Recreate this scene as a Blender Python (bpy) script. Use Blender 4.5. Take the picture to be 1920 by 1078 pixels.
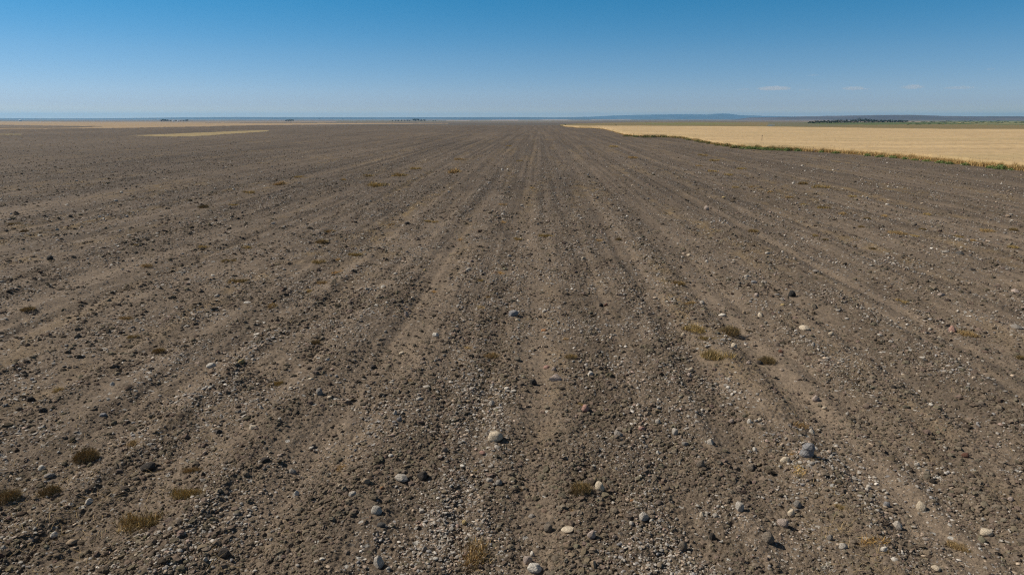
import bpy, bmesh, math
import numpy as np
from mathutils import Vector

# ------------------------------------------------------------------ clear
for o in list(bpy.data.objects):
    bpy.data.objects.remove(o, do_unlink=True)
S = bpy.context.scene
C = S.collection
rng = np.random.default_rng(7)

# ------------------------------------------------------------------ camera, sky, sun, exposure
CAM_H = 4.0
FPX = 1280.0                       # focal length in pixels of the 1920-wide photograph
YH = 222.0                         # its level horizon
PITCH = math.atan((539.0 - YH) / FPX)
cam_d = bpy.data.cameras.new('camera')
cam = bpy.data.objects.new('camera', cam_d)
C.objects.link(cam)
cam.location = (0, 0, CAM_H)
cam.rotation_euler = (math.pi / 2 - PITCH, 0, 0)
cam_d.sensor_fit = 'HORIZONTAL'
cam_d.sensor_width = 36.0
cam_d.lens = 36.0 * FPX / 1920.0
cam_d.clip_start = 0.1
cam_d.clip_end = 200000.0
S.camera = cam

SUN_EL = math.radians(43.0)
SUN_AZ = math.radians(-74.0)       # clockwise from +Y: the sun stands to the left, a little ahead
world = bpy.data.worlds.new('World')
S.world = world
world.use_nodes = True
wn = world.node_tree
wn.nodes.clear()
sky = wn.nodes.new('ShaderNodeTexSky')
sky.sky_type = 'NISHITA'
sky.sun_disc = False
sky.sun_elevation = SUN_EL
sky.sun_rotation = SUN_AZ
sky.altitude = 900.0
sky.air_density = 0.8
sky.dust_density = 0.15
sky.ozone_density = 1.6
hsv = wn.nodes.new('ShaderNodeHueSaturation')
wtc = wn.nodes.new('ShaderNodeTexCoord')
wsx = wn.nodes.new('ShaderNodeSeparateXYZ')
wn.links.new(wtc.outputs['Generated'], wsx.inputs[0])
def sky_ramp(pts):
    n = wn.nodes.new('ShaderNodeValToRGB')
    e = n.color_ramp.elements
    while len(e) < len(pts): e.new(0.5)
    for el, (p, c) in zip(e, pts):
        el.position = p; el.color = (*c, 1)
    wn.links.new(wsx.outputs['Z'], n.inputs['Fac'])
    return n.outputs['Color']
# deep clear blue low down, a milkier vault overhead
sat_r = sky_ramp([(0.0, (.71,) * 3), (0.2, (.71,) * 3), (0.5, (.36,) * 3)])
sat_m = wn.nodes.new('ShaderNodeMath'); sat_m.operation = 'MULTIPLY'; sat_m.inputs[1].default_value = 2.0
wn.links.new(sat_r, sat_m.inputs[0])
wn.links.new(sat_m.outputs[0], hsv.inputs['Saturation'])
tint_r = sky_ramp([(0.0, (1.12, .97, .96)), (0.017, (.74, .745, 1.02)), (0.084, (.74, .88, .99)), (0.157, (.47, .985, 1.0)), (0.32, (.58, .72, .78)), (0.6, (.55, .55, .55))])
bg = wn.nodes.new('ShaderNodeBackground')
bg.inputs['Strength'].default_value = 0.083
wo = wn.nodes.new('ShaderNodeOutputWorld')
wn.links.new(sky.outputs[0], hsv.inputs['Color'])
tint = wn.nodes.new('ShaderNodeMix')
tint.data_type = 'RGBA'; tint.blend_type = 'MULTIPLY'
tint.inputs['Factor'].default_value = 1.0
wn.links.new(tint_r, tint.inputs['B'])
wn.links.new(hsv.outputs[0], tint.inputs['A'])
wn.links.new(tint.outputs['Result'], bg.inputs['Color'])
wn.links.new(bg.outputs[0], wo.inputs['Surface'])

sun_d = bpy.data.lights.new('sun', 'SUN')
sun_d.energy = 4.9
sun_d.angle = math.radians(0.5)
sun_d.color = (1.0, 0.95, 0.87)
sun = bpy.data.objects.new('sun', sun_d)
C.objects.link(sun)
sdir = Vector((math.sin(SUN_AZ) * math.cos(SUN_EL), math.cos(SUN_AZ) * math.cos(SUN_EL), math.sin(SUN_EL)))
sun.rotation_euler = sdir.to_track_quat('Z', 'Y').to_euler()
sun.location = (-30, 10, 40)

S.view_settings.view_transform = 'Standard'
S.view_settings.look = 'None'
S.view_settings.gamma = 1.0
S.view_settings.exposure = 0.0
S.view_settings.use_curve_mapping = False
S.render.engine = 'CYCLES'
S.cycles.use_denoising = False
S.cycles.max_bounces = 4
S.cycles.diffuse_bounces = 2
S.cycles.glossy_bounces = 1
S.cycles.volume_bounces = 3
S.cycles.transparent_max_bounces = 8
S.cycles.sample_clamp_indirect = 4.0
S.cycles.pixel_filter_type = 'BLACKMAN_HARRIS'
S.cycles.filter_width = 1.2

# ------------------------------------------------------------------ helpers
def link(o, parent=None):
    C.objects.link(o)
    if parent is not None:
        o.parent = parent
    return o

def tag(o, label=None, cat=None, group=None, kind=None):
    if label: o['label'] = label
    if cat: o['category'] = cat
    if group: o['group'] = group
    if kind: o['kind'] = kind
    return o

def mesh_np(name, V, F, mat=None, smooth=False, attrs=None):
    """V (n,3); F (m,k) of equal-size faces."""
    me = bpy.data.meshes.new(name)
    V = np.asarray(V, dtype=np.float32)
    F = np.asarray(F, dtype=np.int32)
    m, k = F.shape
    me.vertices.add(len(V))
    me.vertices.foreach_set('co', V.ravel())
    me.loops.add(m * k)
    me.loops.foreach_set('vertex_index', F.ravel())
    me.polygons.add(m)
    me.polygons.foreach_set('loop_start', np.arange(0, m * k, k, dtype=np.int32))
    if smooth:
        me.polygons.foreach_set('use_smooth', np.ones(m, dtype=bool))
    else:
        me.polygons.foreach_set('use_smooth', np.zeros(m, dtype=bool))
    for an, arr in (attrs or {}).items():
        arr = np.asarray(arr, dtype=np.float32)
        if arr.ndim == 1:
            a = me.attributes.new(an, 'FLOAT', 'POINT')
            a.data.foreach_set('value', arr)
        else:
            if arr.shape[1] == 3:
                arr = np.concatenate([arr, np.ones((len(arr), 1), np.float32)], 1)
            a = me.attributes.new(an, 'FLOAT_COLOR', 'POINT')
            a.data.foreach_set('color', arr.ravel())
    me.update()
    me.validate()
    if mat: me.materials.append(mat)
    return me

def hash2(ix, iy, seed):
    n = (ix.astype(np.int64) * 374761393 + iy.astype(np.int64) * 668265263 + seed * 1442695041) & 0xFFFFFFFF
    n = ((n ^ (n >> 13)) * 1274126177) & 0xFFFFFFFF
    n = ((n ^ (n >> 16)) * 2246822519) & 0xFFFFFFFF
    return (n ^ (n >> 15)) & 0xFFFFFFFF

def gnoise(x, y, seed=0):
    """gradient noise, about -1..1"""
    x = np.asarray(x, float); y = np.asarray(y, float)
    x0 = np.floor(x); y0 = np.floor(y)
    fx = x - x0; fy = y - y0
    ix = x0.astype(np.int64); iy = y0.astype(np.int64)
    def g(dx, dy):
        a = hash2(ix + dx, iy + dy, seed) * (2 * math.pi / 4294967296.0)
        return np.cos(a) * (fx - dx) + np.sin(a) * (fy - dy)
    sx = fx * fx * fx * (fx * (fx * 6 - 15) + 10); sy = fy * fy * fy * (fy * (fy * 6 - 15) + 10)
    a = g(0, 0) * (1 - sx) + g(1, 0) * sx
    b = g(0, 1) * (1 - sx) + g(1, 1) * sx
    return (a * (1 - sy) + b * sy) * 1.45

# a terrain that is flat for 400 m and then falls gently away to a wide plain
R_TAB = np.array([0, 400, 800, 1500, 3000, 6000, 12000, 26000.0])
Z_TAB = np.array([0, 0, -1.8, -4.0, -7.4, -12.0, -14.6, -11.0])
def z_far(r):
    return np.interp(r, R_TAB, Z_TAB)
_rs = np.geomspace(2, 26000, 4000)
_tau = (CAM_H - z_far(_rs)) / _rs

CP, SP = math.cos(PITCH), math.sin(PITCH)
def ray(px, py):
    a = (np.asarray(px, float) - 960.0) / FPX
    b = -(np.asarray(py, float) - 539.0) / FPX
    return a, CP + b * SP, -SP + b * CP
def at(px, py):
    """world x, y of the ground seen at a photo pixel, and the depth along the camera axis"""
    dx, dy, dz = ray(px, py)
    hyp = np.hypot(dx, dy)
    tau = np.maximum(-dz / hyp, _tau[-1])
    r = np.interp(-tau, -_tau, _rs)
    x = dx / hyp * r; y = dy / hyp * r
    depth = y * CP - (z_far(r) - CAM_H) * SP
    return x, y, depth
def project(x, y, z):
    zc = y * CP - (z - CAM_H) * SP
    yc = y * SP + (z - CAM_H) * CP
    return 960 + FPX * x / zc, 539 - FPX * yc / zc

YPIX = np.concatenate([np.arange(1290, 560, -1.05), np.arange(560, 300, -0.75), np.arange(300, 229, -0.45)])
_rm = np.interp(-np.tan(PITCH + np.arctan((YPIX - 539) / FPX)), -_tau, _rs)
_drm = np.gradient(_rm)
# ------------------------------------------------------------------ the rows of the field
ROW = math.atan((1010 - 960) / FPX * CP)
def uv(x, y):
    return x * math.cos(ROW) - y * math.sin(ROW), x * math.sin(ROW) + y * math.cos(ROW)
BU = np.array([-6.2, -5.6, -5.0, -4.6, -3.95, -3.3, -2.6, -1.9, -1.0, -0.35, 0.12, 0.7, 1.4, 2.0, 2.6, 3.4, 4.15, 4.9, 5.5, 6.1, 6.9, 7.6, 8.3, 9.0])
BD = np.array([.45, .3, .75, 1.0, .38, .8, .3, .55, 1.0, .75, .2, .8, 1.0, .95, .45, .95, .05, .6, .4, .55, .9, .08, .6, .5])
def band(x, y):
    """0 = fine raked earth, 1 = cloddy and stony strip"""
    u, v = uv(x, y)
    uu = u + 0.18 * gnoise(v / 5.0, u / 9.0, 3) + 0.07 * gnoise(v / 1.3, u / 2.0, 4)
    near = np.interp(uu, BU, BD)
    far = 0.5 + 0.75 * gnoise(uu / 1.5, v / 120.0, 5) + 0.5 * gnoise(uu / 0.6, v / 80.0, 6)
    w = np.clip(np.minimum(u + 6.2, 9.0 - u) / 1.2, 0, 1)
    b = near * w + far * (1 - w)
    far_mix = np.clip((v - 14) / 25, 0, 0.75)
    b = b * (1 - far_mix) + far * far_mix
    b = b + 0.42 * gnoise(u / 0.42, v / 22.0, 9) + 0.30 * gnoise(u / 1.1, v / 3.2, 8)
    return np.clip(b, 0, 1)

# edge of the grain along the field, as seen in the photo (ground points)
EDGE = np.array([(1046, 235.6), (1060, 238), (1085, 240.6), (1110, 241.2), (1130, 242.5), (1148, 247), (1165, 252.5), (1185, 256),
                 (1215, 257.2), (1250, 258.2), (1275, 259.6), (1300, 264), (1330, 270), (1360, 275), (1400, 279), (1440, 281.5),
                 (1500, 284), (1560, 287), (1640, 293), (1700, 298.5), (1760, 304.5), (1820, 311), (1880, 317), (1920, 321), (2100, 341), (2500, 390)])
_ex, _ey, _ = at(EDGE[:, 0], EDGE[:, 1])
EDGE_AZ = np.arctan2(_ex, _ey); EDGE_R = np.hypot(_ex, _ey)
def edge_r(az):
    return np.interp(az, EDGE_AZ, EDGE_R, left=1e9)

def micro(x, y, lam_min):
    """relief of the tilled earth; octaves finer than lam_min are left out"""
    u, v = uv(x, y)
    r = np.hypot(x, y)
    inf = np.clip((edge_r(np.arctan2(x, y)) - r) / 3.0, 0, 1) * np.clip((420 - r) / 60, 0, 1)
    b = band(x, y)
    h = np.zeros_like(u)
    def k(lam): return np.clip(lam / np.maximum(lam_min, 1e-6) / 2.0 - 0.5, 0, 1)
    h += 0.12 * gnoise(u / 14, v / 40, 11)
    a_ = np.arctan2(x, y) - ROW
    lam_u = np.hypot(r * math.radians(94 / 1460) * np.cos(a_), np.interp(r, _rm, _drm) * 0.6 * np.sin(a_))
    def ku(lam): return np.clip(lam / np.maximum(lam_u, 1e-6) / 2.0 - 0.5, 0, 1)
    # ridges and furrows left by the tines, running the length of the field
    h += 0.040 * (b - 0.5)
    h += 0.055 * gnoise(u / 1.25, v / 70, 17) * ku(1.2)
    h += 0.044 * gnoise(u / 0.5, v / 45, 18) * ku(0.5)
    h += 0.018 * gnoise(u / 0.22, v / 20, 19) * ku(0.22)
    h += 0.035 * gnoise(u / 0.8, v / 2.6, 12) * k(0.8)
    h += (0.008 + 0.030 * b) * gnoise(u / 0.34, v / 0.5, 13) * k(0.4)
    h += (0.007 + 0.030 * b) * (0.55 - np.abs(gnoise(u / 0.17, v / 0.19, 14))) * k(0.18)
    h += (0.006 + 0.020 * b) * (0.5 - np.abs(gnoise(u / 0.085, v / 0.085, 15))) * k(0.085)
    h += (0.005 + 0.009 * b) * gnoise(u / 0.042, v / 0.042, 16) * k(0.042)
    return h * inf

def mesh_lam(r):
    return np.maximum(r * math.radians(94 / 1460), np.interp(r, _rm, _drm) * 0.6)
def ground_z(x, y, lam=None):
    x = np.atleast_1d(np.asarray(x, float)); y = np.atleast_1d(np.asarray(y, float))
    r = np.hypot(x, y)
    return z_far(r) + micro(x, y, mesh_lam(r) if lam is None else np.full_like(x, lam))

# ------------------------------------------------------------------ materials
def new_mat(name):
    m = bpy.data.materials.new(name)
    m.use_nodes = True
    nt = m.node_tree
    b = nt.nodes['Principled BSDF']
    b.inputs['Roughness'].default_value = 0.95
    b.inputs['Specular IOR Level'].default_value = 0.15
    return m, nt, b
def nd(nt, t, **kw):
    n = nt.nodes.new(t)
    for k_, v_ in kw.items(): setattr(n, k_, v_)
    return n
def noise(nt, vec, scale, detail=4, rough=0.55):
    n = nd(nt, 'ShaderNodeTexNoise')
    n.inputs['Scale'].default_value = scale
    n.inputs['Detail'].default_value = detail
    n.inputs['Roughness'].default_value = rough
    nt.links.new(vec, n.inputs['Vector'])
    return n
def ramp(nt, fac, pts):
    n = nd(nt, 'ShaderNodeValToRGB')
    e = n.color_ramp.elements
    while len(e) < len(pts): e.new(0.5)
    for el, (p, c) in zip(e, pts):
        el.position = p
        el.color = (*c, 1) if len(c) == 3 else c
    nt.links.new(fac, n.inputs['Fac'])
    return n
def mixc(nt, a, b, fac, mode='MIX'):
    n = nd(nt, 'ShaderNodeMix', data_type='RGBA', blend_type=mode)
    for sock, v in ((n.inputs['Factor'], fac), (n.inputs['A'], a), (n.inputs['B'], b)):
        if isinstance(v, (int, float)): sock.default_value = v
        elif isinstance(v, tuple): sock.default_value = (*v, 1)
        else: nt.links.new(v, sock)
    return n.outputs['Result']

def mat_ground():
    m, nt, b = new_mat('tilled earth')
    geo = nd(nt, 'ShaderNodeNewGeometry')
    P = geo.outputs['Position']
    ca = nd(nt, 'ShaderNodeAttribute', attribute_name='soil')
    ba = nd(nt, 'ShaderNodeAttribute', attribute_name='stony')
    n1 = noise(nt, P, 0.35, 5)
    n2 = noise(nt, P, 6.0, 5, 0.65)
    n3 = noise(nt, P, 42.0, 6, 0.7)
    t1 = ramp(nt, n1.outputs[0], [(0.3, (0.86,) * 3), (0.7, (1.12, 1.11, 1.09))])
    t2 = ramp(nt, n2.outputs[0], [(0.3, (0.84, 0.84, 0.85)), (0.72, (1.13, 1.12, 1.09))])
    t3 = ramp(nt, n3.outputs[0], [(0.3, (0.62, 0.62, 0.63)), (0.55, (1.0,) * 3), (0.75, (1.4, 1.38, 1.35))])
    c = mixc(nt, ca.outputs['Color'], t1.outputs[0], 1.0, 'MULTIPLY')
    c = mixc(nt, c, t2.outputs[0], 1.0, 'MULTIPLY')
    c = mixc(nt, c, t3.outputs[0], 0.85, 'MULTIPLY')
    n4 = noise(nt, P, 16.0, 4, 0.7)
    t4 = ramp(nt, n4.outputs[0], [(0.32, (0.66, 0.65, 0.65)), (0.5, (1.0,) * 3), (0.68, (1.34, 1.32, 1.29))])
    c = mixc(nt, c, t4.outputs[0], 0.8, 'MULTIPLY')
    # pale grit too small to model, thicker on the stony strips
    vo = nd(nt, 'ShaderNodeTexVoronoi', feature='F1')
    vo.inputs['Scale'].default_value = 28.0
    nt.links.new(P, vo.inputs['Vector'])
    lt = nd(nt, 'ShaderNodeMath', operation='LESS_THAN'); lt.inputs[1].default_value = 0.24
    nt.links.new(vo.outputs['Distance'], lt.inputs[0])
    sep = nd(nt, 'ShaderNodeSeparateColor'); nt.links.new(vo.outputs['Color'], sep.inputs[0])
    th = nd(nt, 'ShaderNodeMath', operation='MULTIPLY_ADD'); th.inputs[1].default_value = 0.34; th.inputs[2].default_value = 0.05
    nt.links.new(ba.outputs['Fac'], th.inputs[0])
    l2 = nd(nt, 'ShaderNodeMath', operation='LESS_THAN'); nt.links.new(sep.outputs[0], l2.inputs[0]); nt.links.new(th.outputs[0], l2.inputs[1])
    mm = nd(nt, 'ShaderNodeMath', operation='MULTIPLY'); nt.links.new(lt.outputs[0], mm.inputs[0]); nt.links.new(l2.outputs[0], mm.inputs[1])
    grit = ramp(nt, sep.outputs[1], [(0.0, (0.13, 0.115, 0.1)), (0.6, (0.2, 0.185, 0.165)), (1.0, (0.34, 0.32, 0.29))])
    c = mixc(nt, c, grit.outputs[0], mm.outputs[0])
    v2 = nd(nt, 'ShaderNodeTexVoronoi', feature='F1'); v2.inputs['Scale'].default_value = 8.5
    nt.links.new(P, v2.inputs['Vector'])
    g2 = nd(nt, 'ShaderNodeMath', operation='LESS_THAN'); g2.inputs[1].default_value = 0.26
    nt.links.new(v2.outputs['Distance'], g2.inputs[0])
    s2 = nd(nt, 'ShaderNodeSeparateColor'); nt.links.new(v2.outputs['Color'], s2.inputs[0])
    l3 = nd(nt, 'ShaderNodeMath', operation='LESS_THAN'); nt.links.new(s2.outputs[0], l3.inputs[0]); nt.links.new(th.outputs[0], l3.inputs[1])
    m3 = nd(nt, 'ShaderNodeMath', operation='MULTIPLY'); nt.links.new(g2.outputs[0], m3.inputs[0]); nt.links.new(l3.outputs[0], m3.inputs[1])
    grit2 = ramp(nt, s2.outputs[1], [(0.0, (0.06, 0.05, 0.042)), (0.35, (0.09, 0.075, 0.06)), (0.45, (0.26, 0.24, 0.21)), (1.0, (0.42, 0.39, 0.34))])
    c = mixc(nt, c, grit2.outputs[0], m3.outputs[0])
    nt.links.new(c, b.inputs['Base Color'])
    bp = nd(nt, 'ShaderNodeBump'); bp.inputs['Strength'].default_value = 1.0; bp.inputs['Distance'].default_value = 0.012
    nb = noise(nt, P, 55.0, 5, 0.65)
    nt.links.new(nb.outputs[0], bp.inputs['Height'])
    bp2 = nd(nt, 'ShaderNodeBump'); bp2.inputs['Strength'].default_value = 0.9; bp2.inputs['Distance'].default_value = 0.03
    nb2 = noise(nt, P, 9.0, 4, 0.6)
    nt.links.new(nb2.outputs[0], bp2.inputs['Height'])
    nt.links.new(bp2.outputs[0], bp.inputs['Normal'])
    nt.links.new(bp.outputs[0], b.inputs['Normal'])
    return m

def mat_attr(name, attr='tint', noise_scale=30.0, lo=0.75, hi=1.2, rough=0.9, bump=0.0, spec=0.2, translucent=False):
    m, nt, b = new_mat(name)
    b.inputs['Roughness'].default_value = rough
    b.inputs['Specular IOR Level'].default_value = spec
    a = nd(nt, 'ShaderNodeAttribute', attribute_name=attr)
    geo = nd(nt, 'ShaderNodeNewGeometry')
    n = noise(nt, geo.outputs['Position'], noise_scale, 4, 0.6)
    t = ramp(nt, n.outputs[0], [(0.3, (lo,) * 3), (0.7, (hi,) * 3)])
    c = mixc(nt, a.outputs['Color'], t.outputs[0], 1.0, 'MULTIPLY')
    nt.links.new(c, b.inputs['Base Color'])
    if bump:
        bp = nd(nt, 'ShaderNodeBump'); bp.inputs['Distance'].default_value = bump
        nt.links.new(n.outputs[0], bp.inputs['Height'])
        nt.links.new(bp.outputs[0], b.inputs['Normal'])
    return m

def mat_stone():
    m, nt, b = new_mat('field stone')
    b.inputs['Roughness'].default_value = 0.8
    b.inputs['Specular IOR Level'].default_value = 0.25
    oi = nd(nt, 'ShaderNodeObjectInfo')
    tc = nd(nt, 'ShaderNodeTexCoord')
    n = noise(nt, tc.outputs['Object'], 2.2, 6, 0.65)
    t = ramp(nt, n.outputs[0], [(0.32, (0.68, 0.66, 0.63)), (0.5, (0.96,) * 3), (0.72, (1.2, 1.19, 1.16))])
    c = mixc(nt, oi.outputs['Color'], t.outputs[0], 1.0, 'MULTIPLY')
    # soil dust clinging to the lower sides, in patches
    n2 = noise(nt, tc.outputs['Object'], 1.3, 4, 0.6)
    d = ramp(nt, n2.outputs[0], [(0.52, (0, 0, 0)), (0.72, (0.35,) * 3)])
    c = mixc(nt, c, (0.15, 0.122, 0.095), d.outputs[0])
    nt.links.new(c, b.inputs['Base Color'])
    bp = nd(nt, 'ShaderNodeBump'); bp.inputs['Distance'].default_value = 0.12; bp.inputs['Strength'].default_value = 0.6
    n3 = noise(nt, tc.outputs['Object'], 5.0, 6, 0.65)
    nt.links.new(n3.outputs[0], bp.inputs['Height'])
    nt.links.new(bp.outputs[0], b.inputs['Normal'])
    return m

def mat_objcol(name, attr='shade'):
    """colour of the single thing, varied blade by blade"""
    m, nt, b = new_mat(name)
    oi = nd(nt, 'ShaderNodeObjectInfo')
    a = nd(nt, 'ShaderNodeAttribute', attribute_name=attr)
    c = mixc(nt, oi.outputs['Color'], a.outputs['Color'], 1.0, 'MULTIPLY')
    nt.links.new(c, b.inputs['Base Color'])
    return m

def mat_plain(name, col, rough=0.8, spec=0.2, ns=2.0, lo=0.85, hi=1.12):
    m, nt, b = new_mat(name)
    b.inputs['Roughness'].default_value = rough
    b.inputs['Specular IOR Level'].default_value = spec
    geo = nd(nt, 'ShaderNodeNewGeometry')
    n = noise(nt, geo.outputs['Position'], ns, 4)
    t = ramp(nt, n.outputs[0], [(0.3, tuple(x * lo for x in col)), (0.7, tuple(x * hi for x in col))])
    nt.links.new(t.outputs[0], b.inputs['Base Color'])
    return m

M_GROUND = mat_ground()
M_STONE = mat_stone()
M_GRAVEL = mat_attr('gravel', noise_scale=60, lo=0.78, hi=1.18, rough=0.75, spec=0.3)
M_CLOD = mat_attr('clods', noise_scale=90, lo=0.7, hi=1.25, rough=1.0, spec=0.05)
M_BLADE = mat_attr('dry blades', noise_scale=0.8, lo=0.85, hi=1.12, rough=0.8, spec=0.2)
M_TUFT = mat_objcol('dry tuft')
M_HILL = mat_attr('far hills', noise_scale=0.0035, lo=0.75, hi=1.2)
M_LEAF = mat_attr('far foliage', noise_scale=0.5, lo=0.7, hi=1.2)

# ------------------------------------------------------------------ ground sheet (polar about the camera's foot, out to the far plain)
SOIL = np.array([0.180, 0.139, 0.099])
def in_poly(px, py, poly):
    inside = np.zeros(px.shape, bool)
    n = len(poly)
    for i in range(n):
        x1, y1 = poly[i]; x2, y2 = poly[(i + 1) % n]
        if y1 == y2: continue
        c = ((y1 > py) != (y2 > py)) & (px < (x2 - x1) * (py - y1) / (y2 - y1) + x1)
        inside ^= c
    return inside

# far fields: outline on the photo's ground, bare colour of the crop, stubble or earth
ZONES = [
    ([(-900, 228.2), (480, 227.8), (960, 229), (1180, 230), (1180, 222), (-900, 222)], (0.16, 0.13, 0.105)),
    ([(1000, 229), (1180, 229.4), (1440, 228), (1700, 228), (2900, 228), (2900, 222), (1000, 222)], (0.15, 0.125, 0.10)),
    ([(-900, 228.3), (0, 228.2), (240, 229.5), (480, 231.0), (700, 231.2), (840, 231.6), (840, 232.2), (640, 233.4), (480, 235.2), (330, 238.4), (180, 240.9),
      (0, 242), (-300, 242.6), (-300, 241.4), (0, 240.9), (140, 240.0), (200, 237.4), (120, 236.0), (0, 234.6), (-900, 234.6)], (0.37, 0.265, 0.155)),
    ([(235, 254.8), (300, 252.9), (360, 250), (450, 246.2), (500, 244.6), (505, 246.2), (460, 249.6), (410, 252.6), (360, 255.6), (300, 256.4)], (0.34, 0.26, 0.13)),
    ([(-500, 252), (-100, 251.2), (40, 251.6), (40, 252.6), (-100, 253.2), (-500, 254)], (0.26, 0.215, 0.10)),
    ([(838, 226.3), (880, 226.1), (882, 227.3), (836, 227.3)], (0.36, 0.27, 0.2)),
    ([(924, 225.2), (972, 224.8), (972, 226.6), (920, 226.6)], (0.36, 0.26, 0.2)),
    ([(1012, 224.6), (1060, 224.2), (1072, 226.0), (1020, 226.0)], (0.40, 0.29, 0.2)),
    ([(1105, 223.8), (1180, 223.6), (1185, 225.2), (1110, 225.4)], (0.36, 0.26, 0.18)),
    ([(1050, 233.2), (1120, 231.0), (1180, 229.4), (1300, 228.8), (1460, 229.2), (1500, 232), (1760, 233.5), (2600, 233.5), (2600, 250), (1920, 246), (1440, 242), (1050, 237)], (0.215, 0.168, 0.078)),
    ([(1190, 231.4), (1310, 230.4), (1400, 232.0), (1330, 234.6), (1230, 234.2)], (0.19, 0.18, 0.065)),
    ([(1440, 229.5), (1560, 229.6), (1640, 232.5), (1560, 237), (1440, 237)], (0.165, 0.15, 0.085)),
    ([(1500, 230.8), (1720, 229.4), (1920, 226.2), (2900, 225), (2900, 235), (1920, 234.5), (1760, 233.6), (1640, 234.4), (1540, 233.6)], (0.115, 0.14, 0.048)),
    ([(1650, 224.6), (1920, 223.4), (2900, 223.2), (2900, 226.2), (1920, 226.6), (1760, 227.2), (1660, 226.0)], (0.17, 0.18, 0.09)),
    ([(1770, 229.6), (1900, 228.8), (2300, 228.6), (2300, 230.0), (1900, 230.4), (1790, 230.8)], (0.33, 0.28, 0.12)),
    ([(1820, 232.4), (1920, 231.6), (2300, 231.4), (2300, 232.6), (1920, 233.2), (1830, 233.6)], (0.25, 0.23, 0.11)),
    ([(1540, 222.9), (1840, 223.6), (1840, 225.0), (1540, 224.6)], (0.36, 0.29, 0.22)),
    ([(1380, 224.0), (1540, 223.8), (1540, 225.2), (1380, 225.0)], (0.34, 0.26, 0.2)),
]
def build_ground():
    az_in = np.radians(np.linspace(-47, 47, 1460))
    az_out = np.radians(np.linspace(47, 313, 62)[1:-1])
    az = np.concatenate([az_in, az_out])
    r_mid = _rm
    r = np.concatenate([[0.05, 0.6, 1.3, 2.0, 2.6], r_mid[r_mid > 3.0], np.geomspace(r_mid[-1] * 1.025, 21000, 60)])
    A, R = np.meshgrid(az, r)
    X = (np.sin(A) * R); Y = (np.cos(A) * R)
    dr = np.gradient(r)[:, None] * np.ones_like(A)
    daz = np.full(len(az), np.radians(94 / 1460)); daz[len(az_in):] = np.radians(266 / 61)
    dt = R * daz[None, :]
    lam = np.maximum(dt, dr * 0.6)
    x = X.ravel(); y = Y.ravel()
    z = z_far(R.ravel()) + micro(x, y, lam.ravel())
    b = band(x, y)
    nr, na = A.shape
    i = np.arange(nr - 1)[:, None] * na + np.arange(na)[None, :]
    j = np.arange(nr - 1)[:, None] * na + ((np.arange(na) + 1) % na)[None, :]
    F = np.stack([i, j, j + na, i + na], -1).reshape(-1, 4)
    col = np.tile(SOIL, (len(x), 1))
    # raked strips are a little paler and dustier; broad dull patches
    u, v = uv(x, y)
    f = 1.0 + 0.34 * (0.45 - b) + 0.20 * gnoise(u / 0.42, v / 45, 28) + 0.12 * gnoise(u / 1.9, v / 110, 29) + 0.10 * gnoise(x / 6, y / 16, 21) + 0.06 * gnoise(x / 1.7, y / 3, 22)
    col *= f[:, None]
    # clod self-shade painted into the earth's colour from some 20 m on, border uneven
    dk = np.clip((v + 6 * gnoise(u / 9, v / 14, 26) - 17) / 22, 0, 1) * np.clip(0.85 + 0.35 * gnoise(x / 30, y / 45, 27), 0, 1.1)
    dk = dk * np.interp(u - 0.16 * v, [2, 16], [1.0, 0.7])  # painted shade weaker toward the right
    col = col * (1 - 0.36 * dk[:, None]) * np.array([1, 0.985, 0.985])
    # weathered straw trodden into the earth on some strips: browner
    st = np.clip(gnoise(u / 1.3, v / 16, 23) * 1.6 - 0.12, 0, 1) * np.clip(0.35 + 1.2 * gnoise(x / 0.55, y / 1.0, 24), 0, 1) * np.interp(v, [6, 20], [.35, 1])
    col = col * (1 - 0.6 * st[:, None]) + np.array([0.235, 0.16, 0.068]) * 0.6 * st[:, None]
    # pale worn wheel marks on the left of the field
    rr = R.ravel()
    far = (rr > 110) & (y > 0)
    px = np.full_like(x, -9999.); py = np.full_like(x, -9999.)
    px[far], py[far] = project(x[far], y[far], z_far(rr[far]))
    stony = b * np.clip((480 - rr) / 80, 0, 1)
    py = py + 0.30 * gnoise(px / 9, px * 0, 44) + 0.35 * gnoise(px / 31, px * 0, 45)
    # patchwork of far fields
    fq = far & (rr > 430)
    cu = np.floor((x[fq] + 0.25 * y[fq]) / 620); cv = np.floor((y[fq] - 0.2 * x[fq]) / 430)
    pal = np.array([(.15, .125, .10), (.235, .18, .125), (.125, .11, .09), (.175, .16, .09), (.31, .235, .155), (.16, .13, .105)])
    col[fq] = pal[hash2(cu, cv, 5) % 6]
    qz = ZONES[2:]
    for poly, c in qz:
        k = far.copy(); k[far] = in_poly(px[far], py[far], poly)
        col[k] = np.array(c) * (1 + 0.08 * gnoise(x[k] / 60, y[k] / 60, 25))[:, None]
        stony[k] = 0
    rest = (rr > 430) & (y < 0)
    col[rest] = (0.2, 0.165, 0.11)
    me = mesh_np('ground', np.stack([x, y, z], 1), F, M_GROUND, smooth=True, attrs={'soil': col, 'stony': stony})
    o = link(bpy.data.objects.new('ground', me))
    tag(o, kind='structure')
build_ground()

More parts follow.
